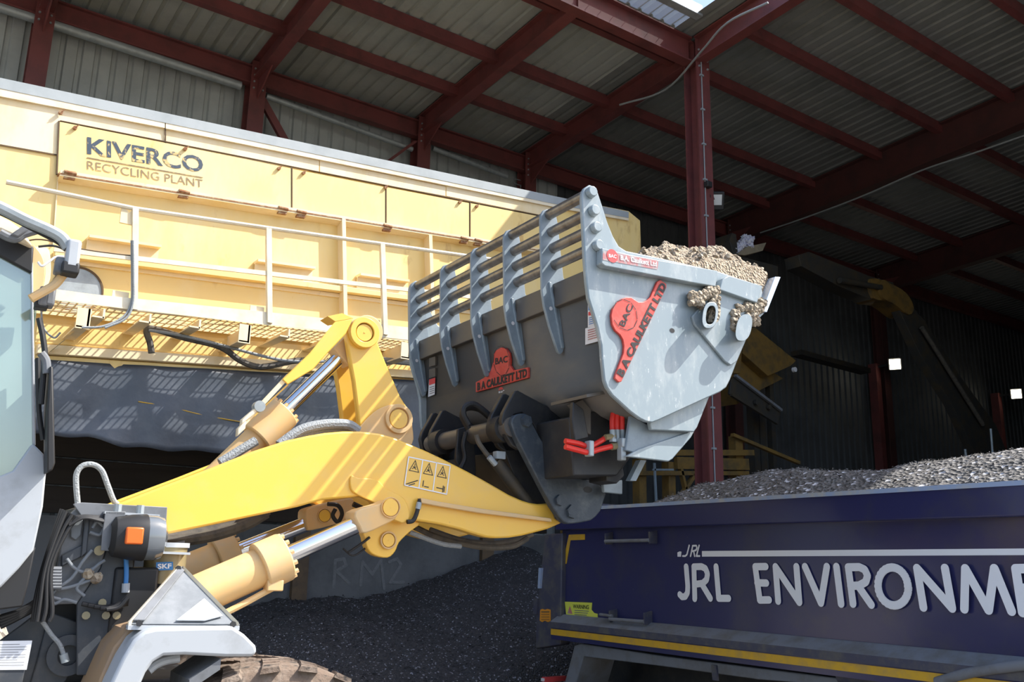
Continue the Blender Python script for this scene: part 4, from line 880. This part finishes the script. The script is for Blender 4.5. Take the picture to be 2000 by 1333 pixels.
# lower hinge plates and the dark sub-frame that takes the coupler
plate('hinge_plate', [(1268, 822), (1290, 800), (1390, 765), (1384, 780), (1362, 835), (1356, 844), (1335, 843), (1272, 840)], BN-.06, .03, 'bucket', bu, .006)
plate('hinge_plate', [(1223, 892), (1248, 878), (1358, 840), (1350, 855), (1314, 897), (1306, 902), (1298, 901)], BN-.10, .03, 'bucket', bu, .006)
plate('hinge_plate', [(1232, 812), (1262, 828), (1300, 838), (1352, 842), (1330, 852), (1240, 885), (1222, 880)], BN-.12, .03, 'bucketh', bu, .006)
for cc_ in (.30, -.55):
    pass
ear = [(980, 822), (984, 806), (1006, 764), (1012, 763), (1032, 774), (1070, 794), (1112, 822), (1116, 880), (1120, 936), (1098, 915), (1060, 865), (1040, 826), (1020, 806), (1004, 810), (996, 830), (1000, 850), (1016, 880), (1000, 870), (985, 845)]
e1 = plate('mounting_ear', ear, .56, .05, 'blackp', bu, .006)
for c1 in (.40, -.50, -.66): B().prism(shiftL(ear, .56, c1), LL*-.05).build('mounting_ear', 'blackp', bu, bevel=.006)
sfp = [(1040, 826), (1112, 800), (1190, 772), (1232, 805), (1262, 838), (1235, 890), (1210, 925), (1160, 938), (1118, 930), (1070, 880)]
B().prism([LP(x, y, .36) for x, y in sfp], LL*-.8).build('subframe', 'blackp', bu, bevel=.01)
sf2 = [(1112, 815), (1180, 800), (1230, 830), (1235, 890), (1205, 930), (1120, 930)]
plate('subframe', sf2, .95, .4, 'blackp', bu, .01)
plate('ram_strut', [(1115, 790), (1135, 815), (1138, 845), (1155, 850), (1155, 800), (1138, 780)], 1.0, .05, 'back', bu)
plate('ram_strut', [(1123, 862), (1150, 855), (1140, 800), (1120, 785), (1118, 820)], 1.05, .04, 'blackp', bu)
p, q = LP(1110, 782, 1.0), LP(1150, 775, 1.0); B().bar(p, q, LL*.4, Z*.02).build('ram_strut', 'back', bu)
plate('stop_block', [(1185, 912), (1215, 905), (1220, 930), (1205, 945), (1185, 940)], .9, .2, 'blackp', bu); plate('stop_plate', [(1178, 942), (1216, 938), (1216, 966), (1180, 962)], .7, .03, 'bucketh', bu)
p, q = LP(1232, 940, 1.0), LP(1252, 900, 1.0); B().bar(p, q, LL*.05, LF*.05).build('stop_plate', 'bucketh', bu)
def bh(pts, c, r, m, nm): return B().tube([LP(x, y, c) for x, y in pts], r, 9).build(nm, m, bu)
for dx in (0, 9, 19): bh([(1210+dx*.6, 786), (1200+dx*.8, 800), (1196+dx, 820), (1196+dx, 842)], 1.08+.01*dx/9, .018, 'redhose', 'red_hose'); 
for dx in (0, 9, 19): p, q = LP(1196+dx, 840, 1.1), LP(1197+dx, 858, 1.1); B().cyl(p, q, .02, seg=10).cyl(q, q-Z*.02, .026, seg=6).build('hose_fitting', 'galv', bu)
bh([(1104, 862), (1130, 867), (1150, 873), (1168, 865), (1184, 855)], 1.08, .018, 'redhose', 'red_hose'); bh([(1104, 873), (1130, 880), (1150, 884), (1172, 878), (1196, 872)], 1.10, .018, 'redhose', 'red_hose')
B().box(LP(1151, 877, 1.1), LF*.035, LL*.06, Z*.10).build('hose_clamp', 'galv', bu, bevel=.006)
p, q = LP(1182, 855, 1.1), LP(1200, 852, 1.1); B().cyl(p, q, .02, seg=8).build('hose_fitting', 'brass', bu); p, q = LP(1194, 873, 1.1), LP(1225, 868, 1.1); B().cyl(p, q, .024, seg=8).build('hose_fitting', 'brass', bu)
B().box(LP(1217, 866, 1.13), LF*.07, LL*.07, Z*.06).box(LP(1214, 882, 1.13), LF*.04, LL*.05, Z*.12).build('valve_block', 'galv', bu, bevel=.006)

# soil heaped in the bucket
ft, fz = lf(BP(1403, 530)); fe, ze = lf(BP(1512, 548)); f0, z0 = lf(BP(1285, 520))
rows_ = []
NI, NJ = 70, 90
for j in range(NJ+1):
    l = (BN-.04)*(1-2*j/NJ); r = []
    for i in range(NI+1):
        u = i/NI; f_ = f0+(fe-.02-f0)*u
        base = z0+.05+(ze-z0)*u
        pk = .25*(max(0, 1-abs((u-.52)/.60)**2.0))+.10*max(0, 1-abs((u-.84)/.20)**2)
        h = pk*(.70+.30*max(0, 1-abs((l-.45)/1.1)**2))
        edge = min(1, (BN-.02-abs(l))/.30+.12)
        nz = .05*noise.noise(V((f_*5, l*5, 0)))+.035*noise.noise(V((f_*14, l*14, 2)))+.018*noise.noise(V((f_*35, l*35, 5)))
        r.append(L3(f_, l, base+(h*edge+nz*1.1)))
    r = [r[0]-Z*.35]+r+[r[-1]-Z*.06-LF*.03]
    rows_.append(r)
rows_ = [[p-Z*.20 for p in rows_[0]]]+rows_+[[p-Z*.20 for p in rows_[-1]]]
o = B().loft(rows_).build('soil_heap', 'soil', smooth=180); tag(o, 'brown soil heaped over the lip of the raised bucket', 'soil', kind='stuff')
b = B(); rr_ = random.Random(5)
for k in range(420):
    j, i = rr_.randint(2, NJ-2), rr_.randint(6, NI-1); p = rows_[j][i]
    b.clump(p, rr_.uniform(.010, .032), seed=k, sub=1)
ob = b.build('soil_lumps', 'clod', o, smooth=40); ob['kind'] = 'stuff'
def stuck(px, c, nm, lab_, r, n, seed):
    b = B(); q = random.Random(seed)
    for k in range(n):
        x, y = q.choice(px); p = LP(x+q.uniform(-7, 7), y+q.uniform(-5, 5), c)
        b.clump(p, q.uniform(.5, 1)*r, seed=k+seed, sub=2)
    t = b.build(nm, 'clod', smooth=60); tag(t, lab_, 'soil', kind='stuff')
stuck([(1354, 578), (1362, 584), (1372, 578), (1385, 576), (1396, 574), (1400, 582), (1392, 588), (1365, 590), (1378, 570), (1390, 568), (1400, 570), (1356, 588), (1368, 596)], BN+.04, 'soil_clump', 'damp brown soil clump stuck above the hollow lug on the bucket side', .030, 100, 11)
stuck([(1437, 610), (1445, 602), (1458, 600), (1468, 604), (1474, 612), (1466, 620), (1438, 622), (1480, 602), (1476, 596), (1434, 632), (1474, 628), (1436, 642), (1484, 598), (1490, 590)], BN+.03, 'soil_clump', 'damp brown soil clump above the solid lug near the cutting edge', .028, 95, 23)

# ================================================================== TIPPER TRUCK
tr = thing('tipper_truck', 'navy blue tipper truck lettered JRL ENVIRONME with yellow stripe, loaded with aggregate', 'tipper truck', T3(-1.5, -1.2, 0))
ta = lambda p: (p-TO).dot(TA)
A1 = ta(TP(1098, 1150)); A0 = ta(TP(2000, 1150))-2.0
zt = 2.90; z_rail = TP(1330, 1030).z; z_led = TP(1330, 1225).z
zL0, zL1 = TP(1330, 1240).z, TP(1330, 1256).z
b = B().prism([T3(A0, 0, zL0), T3(A1, 0, zL0), T3(A1, 0, zt-.05), T3(A0, 0, zt-.05)], TN*-.06); sd = b.build('side_panel', 'navy', tr)
b = B().prism([T3(A0, -2.35, zL0), T3(A1, -2.35, zL0), T3(A1, -2.35, zt-.05), T3(A0, -2.35, zt-.05)], TN*-.06); b.build('side_panel', 'navy', tr)
B().prism([T3(A1-.05, -.05, zL0), T3(A1-.05, -2.35, zL0), T3(A1-.05, -2.35, zt+.09), T3(A1-.05, -.05, zt+.09)], TA*.08).build('tailgate', 'navyd', tr)
B().prism([T3(A0, -.05, zL0), T3(A1, -.05, zL0), T3(A1, -2.35, zL0), T3(A0, -2.35, zL0)], Z*.08).build('floor_panel', 'navyd', tr)
B().prism([T3(A0, -.05, zL0), T3(A0, -2.35, zL0), T3(A0, -2.35, zt), T3(A0, -.05, zt)], TA*-.08).build('headboard', 'navy', tr)
for n0, nm in ((.09, 'near'), (-2.3, 'far')):
    B().prism([T3(A0, n0, z_rail), T3(A1+.02, n0, z_rail), T3(A1+.02, n0-.01, zt-.015), T3(A0, n0-.01, zt-.015)], TN*-.16).build('top_rail', 'navy', tr, bevel=.012)
    if nm == 'near': B().bar(T3(A0, n0+.001, zt-.012), T3(A1+.02, n0+.001, zt-.012), Z*.034, TN*.008).build('rail_edge', 'rail', tr)
    B().prism([T3(A0, n0-.012, zt-.014), T3(A1+.02, n0-.012, zt-.014), T3(A1+.02, n0-.15, zt+.008), T3(A0, n0-.15, zt+.008)], Z*.008).build('rail_cap', 'rail', tr)
# rear corner post
px = [(1062, 1042), (1096, 1040), (1096, 1262), (1046, 1276), (1044, 1180)]
B().prism([TP(x, y, .06) for x, y in ((1098, 1042), (1064, 1044), (1056, 1120), (1047, 1200), (1046, 1268), (1094, 1260))], TN*-.14).build('rear_post', 'navyd', tr, bevel=.012)
B().prism([TP(x, y, .09) for x, y in ((1052, 1110), (1057, 1110), (1054, 1150), (1050, 1150))], TN*-.05).build('hinge_bar', 'rail', tr); B().prism([TP(x, y, .09) for x, y in ((1042, 1170), (1050, 1170), (1048, 1200), (1041, 1200))], TN*-.05).build('hinge_bar', 'navyd', tr)
# ledge, tape, sill
zz = lambda y, n=0: TP(1330, y, n).z
def band(name, ya, yb, n, m, t=.02, a0=A0, a1=A1+.01, sl=0):
    return B().prism([T3(a0, n, zz(yb, n)), T3(a1, n, zz(yb, n)), T3(a1, n-sl, zz(ya, n-sl)), T3(a0, n-sl, zz(ya, n-sl))], TN*-t).build(name, m, tr, smooth=0)
band('ledge', 1222, 1242, .16, 'dust', .14, sl=.14); band('ledge_edge', 1242, 1256, .16, 'navyd', .16)
band('sill', 1255, 1282, .14, 'navy', .14); band('reflective_tape', 1258, 1272, .146, 'tape', .006)
p = TP(1300, 1215, .1)
# corner tape marks
B().prism([TP(x, y, .006) for x, y in ((1111, 1045), (1142, 1044), (1142, 1055), (1114, 1056), (1106, 1102), (1099, 1103))], TN*-.005).build('corner_tape', 'tape', sd, smooth=0)
# grab bars
for (x0, y0, x1, y1, pl0) in ((1182, 1048, 1268, 1046, 1), (1190, 1200, 1258, 1205, 1)):
    p, q = TP(x0, y0+10, .10), TP(x1, y1+10, .10); h = B().cyl(p, q, .018, seg=10); gb = h.build('grab_bar', 'dust', tr)
    for pp in (p, q): B().prism([pp+TA*-.01+Z*.08, pp+TA*-.01-Z*.03, pp+TA*-.01-TN*.10-Z*.03, pp+TA*-.01-TN*.10+Z*.10], TA*.02).build('bar_lug', 'navyd', gb)
    if y0 > 1100: p, q = TP(1172, 1201, .09), TP(1196, 1204, .09); B().cyl(p, q, .015, seg=10).build('catch_pin', 'dust', gb)
# stickers
ws = B().prism([TP(x, y, .006) for x, y in ((1103, 1176), (1156, 1178), (1155, 1192), (1160, 1198), (1167, 1200), (1167, 1207), (1106, 1204))], TN*-.005).build('warning_sticker', 'warn', sd, smooth=0)
text('lettering', 'WARNING', TP(1119, 1189, .008), TP(1150, 1191, .008), TP(1119, 1181, .008), 'black', ws, bold=.02)
b = B()
for k in range(3): p, q = TP(1122, 1193+k*4, .008), TP(1150-k*2, 1194.5+k*4, .008); b.bar(p, q, (0, 0, .008), TN*.001)
b.build('sticker_line', 'dust', ws, smooth=0)
b = B().poly([TP(1108, 1199, .008), TP(1118, 1200, .008), TP(1113, 1184, .008)]); b.build('sticker_triangle', 'stickfade', ws, smooth=0)
os_ = B().prism([TP(x, y, .066) for x, y in ((1055, 1192), (1059, 1190), (1064, 1192), (1069, 1190), (1075, 1192), (1075, 1214), (1070, 1216), (1064, 1213), (1059, 1216), (1054, 1213))], TN*-.005).build('orange_sticker', 'orst', tr, smooth=0)
b = B()
for k in range(4): p, q = TP(1057, 1196+k*5, .069), TP(1073, 1196+k*5, .069); b.bar(p, q, (0, 0, .012 if k == 0 else .006), TN*.001)
b.build('sticker_line', 'sleeper', os_, smooth=0)
# big hand-cut lettering
def Z1(pts): return [(1000+x/2.854, 866+y/2.854) for x, y in pts]
def Z2(pts): return [(1400+x/2.855, 866+y/2.855) for x, y in pts]
def bow(cx, cy, rx, ry, a0, a1, n=14, sk=0): return [(cx+rx*cos(radians(a0+(a1-a0)*i/n))+sk*sin(radians(a0+(a1-a0)*i/n)), cy+ry*sin(radians(a0+(a1-a0)*i/n))) for i in range(n+1)]
big = [Z1([(971, 690), (980, 800), (978, 835), (966, 856), (948, 858), (936, 845)]),
       Z1([(1020, 868), (1015, 690), (1058, 689), (1080, 700), (1091, 730), (1086, 762), (1065, 782), (1022, 788)]), Z1([(1060, 786), (1108, 866)]),
       Z1([(1140, 690), (1155, 866), (1210, 866)]),
       Z2([(276, 689), (217, 690), (243, 876), (295, 875)]), Z2([(228, 780), (280, 781)]),
       Z2([(346, 882), (331, 690), (464, 888), (448, 690)]), Z2([(496, 690), (585, 892), (618, 690)]), Z2([(672, 690), (698, 897)]),
       Z2([(765, 897), (738, 693), (800, 692), (830, 706), (846, 740), (836, 775), (800, 795), (752, 797)]), Z2([(795, 797), (868, 902)]),
       Z2(bow(992, 800, 84, 106, 0, 360, 28, 6)),
       Z2([(1164, 917), (1128, 698), (1324, 922), (1284, 698)]), Z2([(1393, 926), (1398, 700), (1528, 932), (1560, 700), (1656, 938)]),
       Z2([(1800, 700), (1680, 701), (1718, 945), (1840, 950)]), Z2([(1700, 810), (1800, 812)])]
lg = strokes('lettering', big, .062, lambda x, y: TP(x, y, .004), TN, 'white', sd)
sml = [Z1([(988, 571), (975, 622), (966, 630), (952, 630)]), Z1([(996, 631), (1008, 573), (1028, 572), (1032, 585), (1026, 598), (1003, 604)]), Z1([(1014, 603), (1020, 631)]), Z1([(1045, 571), (1030, 630), (1048, 630)])]
strokes('lettering', sml, .017, lambda x, y: TP(x, y, .004), TN, 'white', sd)
p0, p1, p2, p3 = TP(1371, 1077, .004), TP(2000, 1072, .004), TP(2000, 1085, .004), TP(1371, 1088, .004)
B().poly([p0, p1+(p1-p0).normalized()*1.5, p2+(p2-p3).normalized()*1.5, p3]).build('white_line', 'white', sd, smooth=0, fix=False)
B().poly([TP(*p, .004) for p in Z1([(922, 610), (935, 604), (945, 606), (942, 634), (922, 634)])]).build('white_line', 'white', sd, smooth=0, fix=False)
# wheel-arch frame below the body, sloping pipe at the cab end, chassis and wheels
fr = B(); P_ = lambda x, y: TP(x, y, .05)
fr.prism([P_(*p) for p in ((1103, 1333), (1122, 1262), (1135, 1258), (1300, 1283), (1480, 1306), (1640, 1326), (1700, 1333), (1700, 1345), (1480, 1328), (1300, 1303), (1140, 1283), (1118, 1360), (1100, 1360))], TN*-.45); fr.build('mudguard_frame', 'dust', tr, bevel=.008)
p, q = TP(1395, 1300, .06), TP(1398, 1330, .06); B().bar(p, q, TA*.06, TN*.02).build('frame_clip', 'navyd', tr)
B().tube([TP(1830, 1333, .14), TP(1900, 1314, .16), TP(2000, 1300, .18), TP(2060, 1296, .18)], .035, 12).build('side_pipe', 'dust', tr)
B().cyl(TP(1640, 1322, .05), TP(1730, 1326, .05), .05, seg=14).cyl(TP(1730, 1330, .02), TP(1790, 1335, .02), .08, seg=14).build('ram_bracket', 'navyd', tr)
B().box(T3(-1.5, -1.2, 1.15), TA*7, TN*.9, Z*.30).build('chassis', 'blackp', tr)
for a in (1.2, -.2, -3.6):
    for n0 in (-.30, -2.1):
        wb = B(); c0 = T3(a, n0+.15, .52); rows_ = [[c0+TN*x+(TA*cos(t)+Z*sin(t))*r for x, r in ((-.15, .3), (-.15, .46), (-.12, .515), (.12, .515), (.15, .46), (.15, .3))] for t in [2*pi*i/32 for i in range(33)]]
        ww = wb.loft(rows_).build('tyre', 'black', tr); B().cyl(c0-TN*.1, c0+TN*.1, .31, seg=24).build('rim', 'dust', ww)
B().box(T3(A1-.3, -.1, 1.35), TA*.08, TN*.1, Z*.2).build('tail_bracket', 'navyd', tr)
c = TP(1083, 1327, 0); tl = B().box(c, TA*.06, TN*.3, Z*.05).build('tail_lamp', 'stickred', tr); B().box(c+TN*.16, TA*.04, TN*.02, Z*.03).build('lamp_lens', 'sticker', tl)

# load in the truck body
LC = [(A1-1.0, zt-.12)]+[(ta(p), p.z) for p in [TP(x, y, -1.05) for x, y in ((1325, 990), (1345, 972), (1375, 957), (1410, 945), (1500, 927), (1580, 919), (1740, 916), (1800, 907), (1850, 899), (1940, 889), (2000, 879), (2080, 868))]]
rows_ = []; NI, NJ = 170, 60
for i in range(NI+1):
    u = i/NI; a = A0+.05+(A1-1.05-A0)*u; r = []
    for j in range(NJ+1):
        v_ = j/NJ; n = -.06-2.25*v_
        d = (A1-1.7-a)
        h = 0
        for (a_, z_a), (c_, z_c) in zip(LC, LC[1:]):
            if c_ <= a <= a_: h = (z_a+(z_c-z_a)*(a_-a)/(a_-c_))-(zt-.12)
        if a < LC[-1][0]: h = LC[-1][1]-(zt-.12)
        cr = max(0, 1-abs((v_-.42)/.58)**2.2)**.8 if v_ > .42 else max(0, 1-abs((.42-v_)/.46)**1.7)
        z_ = zt-.12+h*cr+.06*noise.noise(V((a*1.5, n*1.5, 0)))*cr+.03*noise.noise(V((a*5, n*5, 1)))+.012*noise.noise(V((a*18, n*18, 1)))
        r.append(T3(a, n, z_))
    rows_.append(r)
o = B().loft(rows_).build('aggregate_load', 'load', smooth=180); tag(o, 'grey glittering aggregate heaped in the navy truck body', 'aggregate', kind='stuff')
b = B(); q = random.Random(8)
for k in range(2600):
    i, j = q.randint(1, NI-1), q.randint(1, NJ//2+6); p = rows_[i][j]+V((q.uniform(-.02, .02), q.uniform(-.02, .02), .004)); s_ = q.uniform(.006, .018)
    vs = [p+V((q.uniform(-1, 1), q.uniform(-1, 1), q.uniform(-.3, 1.1)))*s_ for _ in range(4)]; w_ = [b.bm.verts.new(x) for x in vs]
    for t in ((0, 1, 2), (0, 2, 3), (0, 3, 1), (1, 3, 2)): b.bm.faces.new([w_[t_] for t_ in t])
ob = b.build('stones', 'load', o, smooth=0); ob['kind'] = 'stuff'

# ================================================================== HEAPS AND THE DARK SHED
rows_ = []; NX, NY = 190, 110
crest = [(-8, .3)]+[(lambda p: (p.x, p.z))(YP(x, y, 12.0)) for x, y in ((300, 1235), (400, 1215), (480, 1192), (520, 1180), (560, 1174), (640, 1172), (720, 1171), (770, 1160), (810, 1146), (900, 1115), (1000, 1078), (1060, 1052), (1200, 1000))]+[(15, 2)]
def cz_(x):
    for (a, h0), (c, h1) in zip(crest, crest[1:]):
        if x <= c: return h0+(h1-h0)*(x-a)/(c-a)
    return 1.5
for j in range(NY+1):
    y = 12.25-6.3*j/NY; r = []
    for i in range(NX+1):
        x = 2.2+6.8*i/NX; h = cz_(x); d = 12.25-y
        z_ = h*max(0, 1-(d/(2.0+2.2*h))**1.15)+.10*noise.noise(V((x*.9, y*.9, 0)))*min(1, d)*(1 if d < 4 else .3)
        z_ += .05*noise.noise(V((x*3, y*3, 4)))+.022*noise.noise(V((x*9, y*9, 1)))
        k_ = min(1, max(0, (x-5.9)/.5))*min(1, max(0, (9.3-y)/.6)); r.append(V((x, y, max(z_*(1-k_), .004))))
    rows_.append(r)
o = B().loft(rows_).build('aggregate_heap', 'aggr', smooth=180); tag(o, 'black glittering aggregate heap against the push wall behind the loader', 'aggregate', kind='stuff')
b = B(); q = random.Random(9)
for k in range(5200):
    i, j = q.randint(30, 150), q.randint(1, NY-5); p = rows_[j][i]+V((q.uniform(-.06, .06), q.uniform(-.03, .03), .012)); s_ = q.uniform(.008, .026)
    vs = [p+V((q.uniform(-1, 1), q.uniform(-1, 1), q.uniform(-.3, 1.1)))*s_ for _ in range(4)]; w_ = [b.bm.verts.new(x) for x in vs]
    for t in ((0, 1, 2), (0, 2, 3), (0, 3, 1), (1, 3, 2)): b.bm.faces.new([w_[t_] for t_ in t])
ob = b.build('stones', 'aggr', o, smooth=0); ob['kind'] = 'stuff'
# rubble by the loader's left
rows_ = []
for j in range(61):
    r = []
    for i in range(61):
        x, y = -.5+2.5*i/60, 7.4+3.2*j/60; d = hypot((x-.75)/1.15, (y-8.9)/1.4)
        r.append(V((x, y, max(0, 2.35*(1-d**1.6))+(.10*noise.noise(V((x*3, y*3, 0)))+.07*noise.noise(V((x*9, y*9, 0))) if d < 1 else 0))))
    rows_.append(r)
o = B().loft(rows_).build('rubble', 'rubblem', smooth=180); tag(o, 'pale rubble in sunlight seen between the cab and the front frame', 'rubble', kind='stuff')

# yellow steel framework behind the truck
fw_ = thing('steel_framework', 'dirty yellow steel framework behind the truck under the bucket', 'framework', YP(1300, 1000, 11.0))
def ybar(nm, x0, y0, x1, y1, Y, wd, dp, m, par): p, q = YP(x0, y0, Y), YP(x1, y1, Y); d = (q-p).normalized(); return B().bar(p, q, d.cross(V((0, 1, 0))).normalized()*wd, (0, dp, 0)).build(nm, m, par, smooth=0)
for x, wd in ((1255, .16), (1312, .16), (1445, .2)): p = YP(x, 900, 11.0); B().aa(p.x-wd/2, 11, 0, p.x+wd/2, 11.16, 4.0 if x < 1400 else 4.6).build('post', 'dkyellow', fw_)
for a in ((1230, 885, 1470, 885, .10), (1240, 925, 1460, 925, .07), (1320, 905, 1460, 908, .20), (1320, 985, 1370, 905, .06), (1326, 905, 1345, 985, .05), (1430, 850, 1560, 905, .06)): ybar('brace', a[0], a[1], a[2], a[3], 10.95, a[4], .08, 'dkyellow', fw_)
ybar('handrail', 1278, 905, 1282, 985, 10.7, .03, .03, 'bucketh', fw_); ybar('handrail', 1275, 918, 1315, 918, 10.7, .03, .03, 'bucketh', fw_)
# conveyor
cv = thing('conveyor', 'dirty yellow conveyor head with side plates, jutting out right of the bucket', 'conveyor', YP(1470, 760, 11.4))
def yplate(nm, px, Y, t, m, par): return B().prism([YP(x, y, Y) for x, y in px], (0, t, 0)).build(nm, m, par, bevel=.006)
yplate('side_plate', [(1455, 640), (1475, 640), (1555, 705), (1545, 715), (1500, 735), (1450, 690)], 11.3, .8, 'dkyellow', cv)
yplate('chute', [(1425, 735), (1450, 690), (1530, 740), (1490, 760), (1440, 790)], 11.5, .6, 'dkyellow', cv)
yplate('skirt', [(1428, 742), (1440, 732), (1526, 800), (1520, 828), (1425, 770)], 11.1, .05, 'darksteel', cv)
ybar('skirt_rail', 1436, 734, 1526, 802, 11.05, .05, .06, 'dust', cv); ybar('skirt_rail', 1428, 772, 1518, 828, 11.05, .04, .06, 'darksteel', cv)
for x, y in ((1475, 787), (1500, 796)): p = YP(x, y, 11.08); B().cyl(p, p+V((0, -.05, 0)), .05, seg=14).build('roller_end', 'darksteel', cv)
yplate('leg', [(1440, 640), (1452, 650), (1446, 730), (1432, 730)], 11.2, .12, 'dkyellow', cv)
ybar('belt_frame', 1555, 690, 1690, 726, 13.0, .12, .3, 'darksteel', cv)
p = YP(1549, 723, 11.2); B().cyl(p, p+V((0, -.06, 0)), .05, seg=14).build('marker_lamp', 'sticker', cv)
for x, y, w_ in ((1465, 700, .16), (1500, 735, .12), (1470, 530, .18)): p = YP(x, y, 11.7); B().aa(p.x-w_/2, 11.62, 0, p.x+w_/2, 11.62+w_, p.z).build('support_leg', 'darksteel', cv)
# picking-station scrap on top of the beam
sc = thing('loose_sheet', 'pale dusty board leaning high up beside the tall column', 'board', YP(1465, 490, 10.8))
yplate('board', [(1438, 497), (1460, 482), (1497, 474), (1490, 490), (1455, 499)], 10.62, .4, 'sandboard', sc)
b = B()
for x, y, r in ((1455, 474, .10), (1447, 480, .08), (1464, 468, .08), (1455, 464, .06), (1440, 487, .09), (1434, 494, .08), (1462, 482, .09)): b.clump(YP(x, y, 10.7), r, seed=x, sub=3, amp=.6, fr=3)
tag(b.build('plastic_waste', 'paper', smooth=40), 'crumpled pale plastic waste caught on the board beside the column', 'waste')
p0_ = YP(1440, 500, 10.9); bw = yplate('waste_support', [(1425, 470), (1430, 455), (1438, 458), (1442, 500), (1520, 520), (1520, 560), (1440, 520)], 10.62, 1.1, 'darksteel', cv)
# material handler in the dark: stick and boom
ex = thing('material_handler', 'dim excavator arm with yellow elbow reaching down into the dark shed', 'excavator', (21, 10.5, 0))
EY = 10.5
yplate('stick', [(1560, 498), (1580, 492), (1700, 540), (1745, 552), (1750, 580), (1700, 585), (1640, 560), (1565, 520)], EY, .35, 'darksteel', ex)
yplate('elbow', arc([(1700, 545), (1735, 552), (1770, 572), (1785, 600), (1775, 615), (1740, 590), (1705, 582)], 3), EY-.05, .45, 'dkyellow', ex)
p = YP(1725, 568, EY-.06); B().cyl(p, p+V((0, -.06, 0)), .22, seg=24).build('elbow_pin', 'dkyellow', ex)
yplate('boom', [(1752, 596), (1782, 600), (1805, 625), (1872, 730), (1945, 830), (1965, 880), (1955, 960), (1912, 900), (1860, 790), (1796, 690)], EY, .2, 'darksteel', ex)
p, q = YP(1640, 548, EY-.1), YP(1720, 562, EY-.1); B().cyl(p, q, .06, seg=12).build('arm_cylinder', 'darksteel', ex)
p, q = YP(1800, 640, EY-.1), YP(1920, 830, EY-.1); B().cyl(p, q, .05, seg=12).build('arm_hose', 'hosed', ex)
pb_ = YP(1940, 930, EY); B().aa(pb_.x-1.2, EY-.8, .9, pb_.x+2.2, EY+1.6, 2.6).build('body', 'darksteel', ex, bevel=.1); B().aa(pb_.x-1.4, EY-1, 0, pb_.x+2.4, EY-.4, .9).build('track', 'black', ex, bevel=.2); B().aa(pb_.x-1.4, EY+1.2, 0, pb_.x+2.4, EY+1.8, .9).build('track', 'black', ex, bevel=.2)
for x, y0, y1 in ((1935, 838, 885), (1885, 878, 893)): p, q = YP(x, y0, EY-.8), YP(x+6, y1+30, EY-.8); B().cyl(p, q, .025, seg=8).build('handrail', 'galv', ex)
# lit floodlights hanging in the depth of the shed
for x, y, lb in ((1748, 712, 'lit square floodlight in the dark shed, the nearer and higher glowing one'), (1985, 770, 'lit square floodlight in the dark shed at the right edge')):
    p = YP(x, y, 13.6); t = thing('shed_light', lb, 'floodlight', p, 'lit floodlights in the shed'); d = (CAM-p).normalized(); d = (d+V((0, 0, -.25))).normalized(); r_ = d.cross(Z).normalized(); u2 = r_.cross(d)
    B().box(p-d*.06, r_*.34, u2*.34, d*.08).build('housing', 'black', t, bevel=.01); B().box(p, r_*.27, u2*.27, d*.02).build('lamp_pane', 'lamp', t)
    B().bar(p-d*.1, V((p.x, YW-.1, p.z)), (0, 0, .06), (.06, 0, 0)).build('bracket', 'black', t)
    q = B().aa(p.x-.1, YW-.34, 0, p.x+.1, YW-.1, p.z+.1).build('light_post', 'red'); tag(q, 'dim red post under the '+('nearer' if x < 1800 else 'right-edge')+' lit floodlight', 'post')
# low dark partition wall deep in the shed
tag(B().aa(17, 13.0, 0, 34, 13.3, 3.4).build('wall_partition', 'concrete'), kind='structure')
